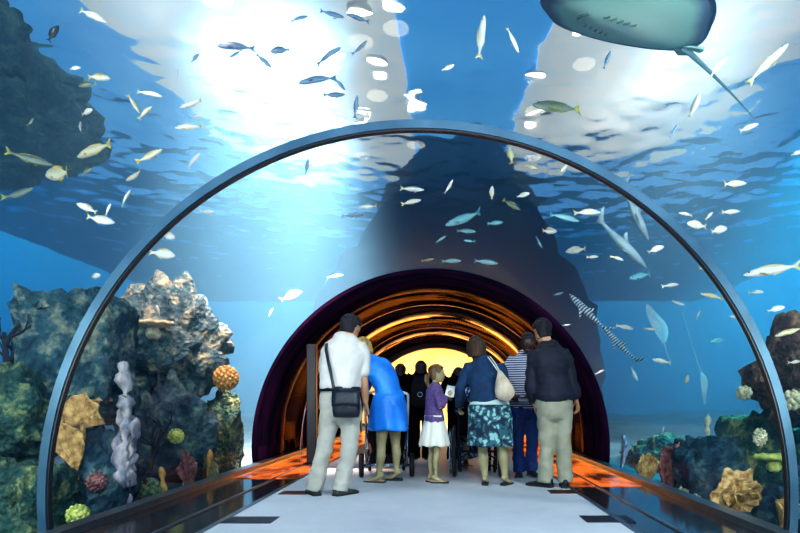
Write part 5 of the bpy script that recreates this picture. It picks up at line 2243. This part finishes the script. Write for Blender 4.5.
RIGHT = [
    ('slim blue fish upright beside the right wing of the ray', 713, 20, 17, 72, 'g', SL),
    ('slim grey fish slanting under the left half of the ray', 607, 60, 20, 68, 'g', SL),
    ('thin white fish slanting up under the tail of the ray, left', 718, 67, 20, 48, 'w', SL),
    ('long thin white fish slanting up at the right, above the tail tip', 767, 63, 40, 40, 'w', SL),
    ('pale fish pointing up under the ray tail', 695, 106, 22, 78, 'w', 'deep'),
    ('small dark fish under the pale upright one', 674, 131, 15, 62, 'g', SL),
    ('thin white fish below the tip of the ray tail', 748, 128, 25, 25, 'w', SL),
    ('tiny white fish cut by the right edge of the frame', 797, 153, 11, 15, 'w', 'deep'),
    ('white fish facing right, alone outside the right of the rib', 734, 184, 30, 10, 'w', SL),
    ('white fish crossing behind the right of the rib', 697, 225, 23, 176, 'w', 'deep'),
    ('white fish facing right just outside the rib, below the slanting one', 719, 230, 20, 18, 'w', 'deep'),
    ('slim white fish facing right, over the one just outside the rib', 730, 212, 22, 8, 'w', SL),
    ('small pale fish overlapping the inside edge of the rib on the right', 686, 214, 15, 170, 'w', SL),
    ('tiny pale fish left of the slim white one outside the rib', 709, 216, 12, 45, 'w', SL),
    ('small white fish inside the right of the rib, high', 656, 249, 17, 20, 'w', 'deep'),
    ('small white fish beside the pale shark, lower left of it', 617, 258, 14, -20, 'w', SL),
    ('big white fish facing left near the right edge of the frame', 772, 270, 46, 186, 'w', SL),
    ('white fish facing right under the big one at the right edge', 757, 292, 17, 6, 'w', SL),
    ('white fish with dark tail under two others at the right edge', 776, 309, 15, 12, 'w', 'deep'),
    ('yellowish fish heading down right inside the rib', 712, 296, 20, 160, 'y', SL),
    ('pale fish touching the inside of the rib on the right', 739, 317, 18, 172, 'w', SL),
    ('white fish facing right beside the striped shark', 624, 327, 19, -10, 'w', SL),
    ('tiny thin white fish left of the pale upright ray', 650, 329, 13, 0, 'w', SL),
    ('white arched fish below the pale upright ray', 661, 361, 20, 172, 'w', SL),
    ('pale fish high inside the rib on the right, facing left', 640, 276, 27, 196, 't', SL),
    ('small pale fish just right of the pale shark', 671, 285, 18, 10, 'w', SL),
    ('teal fish in the open water inside the right rib', 715, 341, 23, 12, 't', SL),
    ('tiny white fish above the teal one inside the right rib', 698, 315, 9, 70, 'w', SL),
    ('beige fish tail-on at the right edge above the brownish outcrop', 789, 332, 26, 195, 'y', SL),
    ('small white fish in front of the brownish outcrop', 795, 362, 15, 10, 'w', SL),
    ('small white fish swimming down beside the striped shark', 634, 374, 16, -60, 'w', SL),
    ('tiny cream fish in front of the right reef haze', 687, 380, 10, 85, 'y', 'deep'),
    ('white round fish by the inner edge of the rib, high right', 705, 268, 15, 5, 'w', 'deep'),
    ('tiny white fish low in the deep blue water on the right', 663, 430, 8, 80, 'w', SL),
    ('tiny white fish in the deep blue water right of the dark shirt', 600, 372, 9, 30, 'w', SL),
    ('small pale fish right of the head of the dark shirted person', 566, 325, 10, 8, 't', SL),
    ('small teal fish above the head of the dark shirted person', 558, 294, 12, 20, 't', SL),
    ('pale fish sliding past the striped shark toward the rib', 678, 303, 14, -15, 'w', SL),
]
rf = random.Random(3)
for L_, ex in ((LEFT, .8), (HAZE, 1.2), (MID, 1.2), (RIGHT, .8)):
    for (lab, px, py, ln, an, col, sh) in L_:
        fish(lab, px, py, ln * 0.99, an, col, sh, extra=ex * rf.uniform(.3, 1.6), yaw=rf.uniform(-28, 28), roll=rf.uniform(-12, 12), group='fish swimming around the tunnel')

# larger animals
FM['p'] = (mat('pale shark skin', hx('a9c2cc'), rough=.6, col2=hx('8aa9b8'), scale=6), None)


def zebra():
    m, nt, b = nodes('striped shark skin')
    tc = nd(nt, 'ShaderNodeTexCoord')
    w = nd(nt, 'ShaderNodeTexWave', Scale=5.5, Distortion=3.0)
    w.inputs['Detail'].default_value = 2.0
    lk(nt, tc.outputs['Object'], w.inputs['Vector'])
    r = nd(nt, 'ShaderNodeValToRGB')
    r.color_ramp.elements[0].position = .42
    r.color_ramp.elements[0].color = c4(hx('23506e'))
    r.color_ramp.elements[1].position = .58
    r.color_ramp.elements[1].color = c4(hx('c2dce2'))
    lk(nt, w.outputs['Fac'], r.inputs['Fac'])
    lk(nt, r.outputs['Color'], b.inputs['Base Color'])
    b.inputs['Roughness'].default_value = .6
    return m


FM['z'] = (zebra(), None)
fish('pale shark standing in for a reflection, gliding down inside the right of the rib', 621, 243, 72, -40, 'p', 'shark', extra=1.2, yaw=10, name='shark', cat='shark', roll=-30)  # solid body built where the acrylic shows a pale reflection
fish('thin pale shark high inside the right of the rib, above the other', 634, 212, 62, -58, 'p', 'shark', extra=2.0, yaw=10, name='shark', cat='shark', roll=-20)
fish('striped shark heading up left, upper of two, above the dark shirted person', 588, 313, 52, 130, 'z', 'shark', extra=.5, yaw=15, name='shark', cat='shark', roll=30)
fish('striped shark heading up left, lower of two, right of the dark shirted person', 620, 346, 46, 128, 'z', 'shark', extra=.5, yaw=10, name='shark', cat='shark', roll=30)


def ray_animal(label, c, fwd, up, size, mats, tail_vec, big=True):
    fwd = V(fwd).normalized()
    up = V(up)
    up = (up - fwd * up.dot(fwd)).normalized()
    rt = fwd.cross(up)
    c = V(c)
    t = thing('stingray', label, 'ray', c)
    g = Geo()
    # outline: angle 0 = snout
    def outline(a):
        ca, sa = math.cos(a), math.sin(a)
        r = 1.0 + .06 * math.cos(4 * a) - .05 * math.cos(2 * a) + (.10 * max(0, ca) ** 8)
        return V((sa * r * .98, ca * r * 1.0, 0))
    top, bot = [], []
    N = 72
    edge = []
    for sgn, rows in ((1, top), (-1, bot)):
        for i in range(15):
            u = i / 14
            row = []
            for k in range(N):
                o_ = outline(2 * PI * k / N)
                body = math.exp(-((o_.x * u / .38) ** 2)) * (.12 if sgn > 0 else .05)
                z = sgn * (body * (1 - u ** 3) + .035 * (1 - u ** 2)) + .10 * (abs(o_.x) * u) ** 2 * 1.0
                row.append(V((o_.x * u, o_.y * u, z)))
            rows.append(row)
    W = lambda p: rt * (p.x * size) + fwd * (p.y * size) + up * (p.z * size)
    b = 0
    rowsets = []
    for rows in (top, bot):
        for i, row in enumerate(rows):
            r2 = [W(p) for p in row]
            g.v.extend(r2)
            edge.extend([i / 14] * N)
    o = 15 * N
    for base, flip in ((0, False), (o, True)):
        for i in range(14):
            for k in range(N):
                q = (base + i * N + k, base + i * N + (k + 1) % N, base + (i + 1) * N + (k + 1) % N, base + (i + 1) * N + k)
                g.face(q if not flip else q[::-1])
    for k in range(N):
        g.face((14 * N + k, 14 * N + (k + 1) % N, o + 14 * N + (k + 1) % N, o + 14 * N + k))
    ob = g.obj('disc', mats[0], t)
    at_ = ob.data.attributes.new('edge', 'FLOAT', 'POINT')
    at_.data.foreach_set('value', edge[:len(ob.data.vertices)])
    # pelvic fins
    for s in (-1, 1):
        g = Geo()
        rows = []
        for i in range(6):
            u = i / 5
            rows.append([W(V((s * (.06 + .16 * u * v), -.86 - .26 * v + .08 * u * u, -.02))) for v in (0, .25, .5, .75, 1)])
        g.sheet(rows, thick=.02 * size)
        g.obj('pelvic_fin', mats[0] if not big else mats[2], t)
    g = Geo()
    tv = V(tail_vec)
    root = W(V((0, -.9, 0)))
    pts, rad = [], []
    side = tv.cross(up).normalized()
    for i in range(20):
        u = i / 19
        pts.append(root + tv * u + side * (.012 * tv.length * math.sin(u * 3.0)))
        rad.append(size * (.034 * (1 - u) ** 1.8 + .007))
    g.tube(pts, rad, n=8)
    g.obj('tail', mats[1], t)
    if big:
        for s in (-1, 1):
            for i in range(5):
                g = Geo()
                y = .42 - i * .085
                x = s * (.20 + .012 * i)
                g.loft([W(V((x - s * .035, y + .012, -.083 + .02 * abs(i - 2) * .2))), W(V((x, y, -.080))), W(V((x + s * .035, y - .012, -.074)))], [.010 * size] * 3, n=6)
                gs = g.obj('gill_slit', mats[3], t)
        g = Geo()
        g.loft([W(V((-.11, .60, -.068))), W(V((0, .63, -.075))), W(V((.11, .60, -.068)))], [.016 * size] * 3, n=8)
        g.obj('mouth', mats[3], t)
    return t


def raymat():
    m, nt, b = nodes('pale green ray underside with dusky rim')
    a = nd(nt, 'ShaderNodeAttribute')
    a.attribute_name = 'edge'
    tc = nd(nt, 'ShaderNodeTexCoord')
    n = nd(nt, 'ShaderNodeTexNoise', Scale=5.0, Detail=5.0)
    lk(nt, tc.outputs['Object'], n.inputs['Vector'])
    ml = nd(nt, 'ShaderNodeMath', operation='MULTIPLY_ADD')
    ml.inputs[1].default_value = .10
    lk(nt, n.outputs['Fac'], ml.inputs[0])
    lk(nt, a.outputs['Fac'], ml.inputs[2])
    r = nd(nt, 'ShaderNodeValToRGB')
    r.color_ramp.elements[0].position = .3
    r.color_ramp.elements[0].color = c4(hx('c2dcd0'))
    r.color_ramp.elements[1].position = .95
    r.color_ramp.elements[1].color = c4(hx('57607e'))
    e = r.color_ramp.elements.new(.82)
    e.color = c4(hx('9cc4b8'))
    lk(nt, ml.outputs[0], r.inputs['Fac'])
    lk(nt, r.outputs['Color'], b.inputs['Base Color'])
    b.inputs['Roughness'].default_value = .6
    return m


M_ray = raymat()
M_raytail = mat('grey green ray tail', hx('6f9098'), rough=.6)
M_rayfin = mat('green ray fin', hx('7fae a0'.replace(' ', '')), rough=.6)
M_gill = mat('dark gill slit', hx('4b6a66'), rough=.8)
ray_animal('big pale-bellied stingray overhead at the top right, long whip tail', (1.62, 4.44, 3.89), (-.913, -.41, .02), (.14, -.33, .94), .68, (M_ray, M_raytail, M_rayfin, M_gill), (1.30, 1.25, .02))
M_ray2 = mat('pale ray skin', hx('b4c8cc'), rough=.6, col2=hx('8fb0bc'), scale=5)
p = at(656, 324, 7.4)
ray_animal('pale ray banking upright inside the right of the rib', p, (-.25, .3, .92), (.72, -.68, .1), .27, (M_ray2, M_ray2), (.10, -.05, -.35), big=False)
p = at(703, 388, 6.6)
ray_animal('pale slender ray gliding steeply down on the right', p, (.25, .3, -.92), (.75, -.6, .2), .19, (M_ray2, M_ray2), (-.20, .1, .80), big=False)
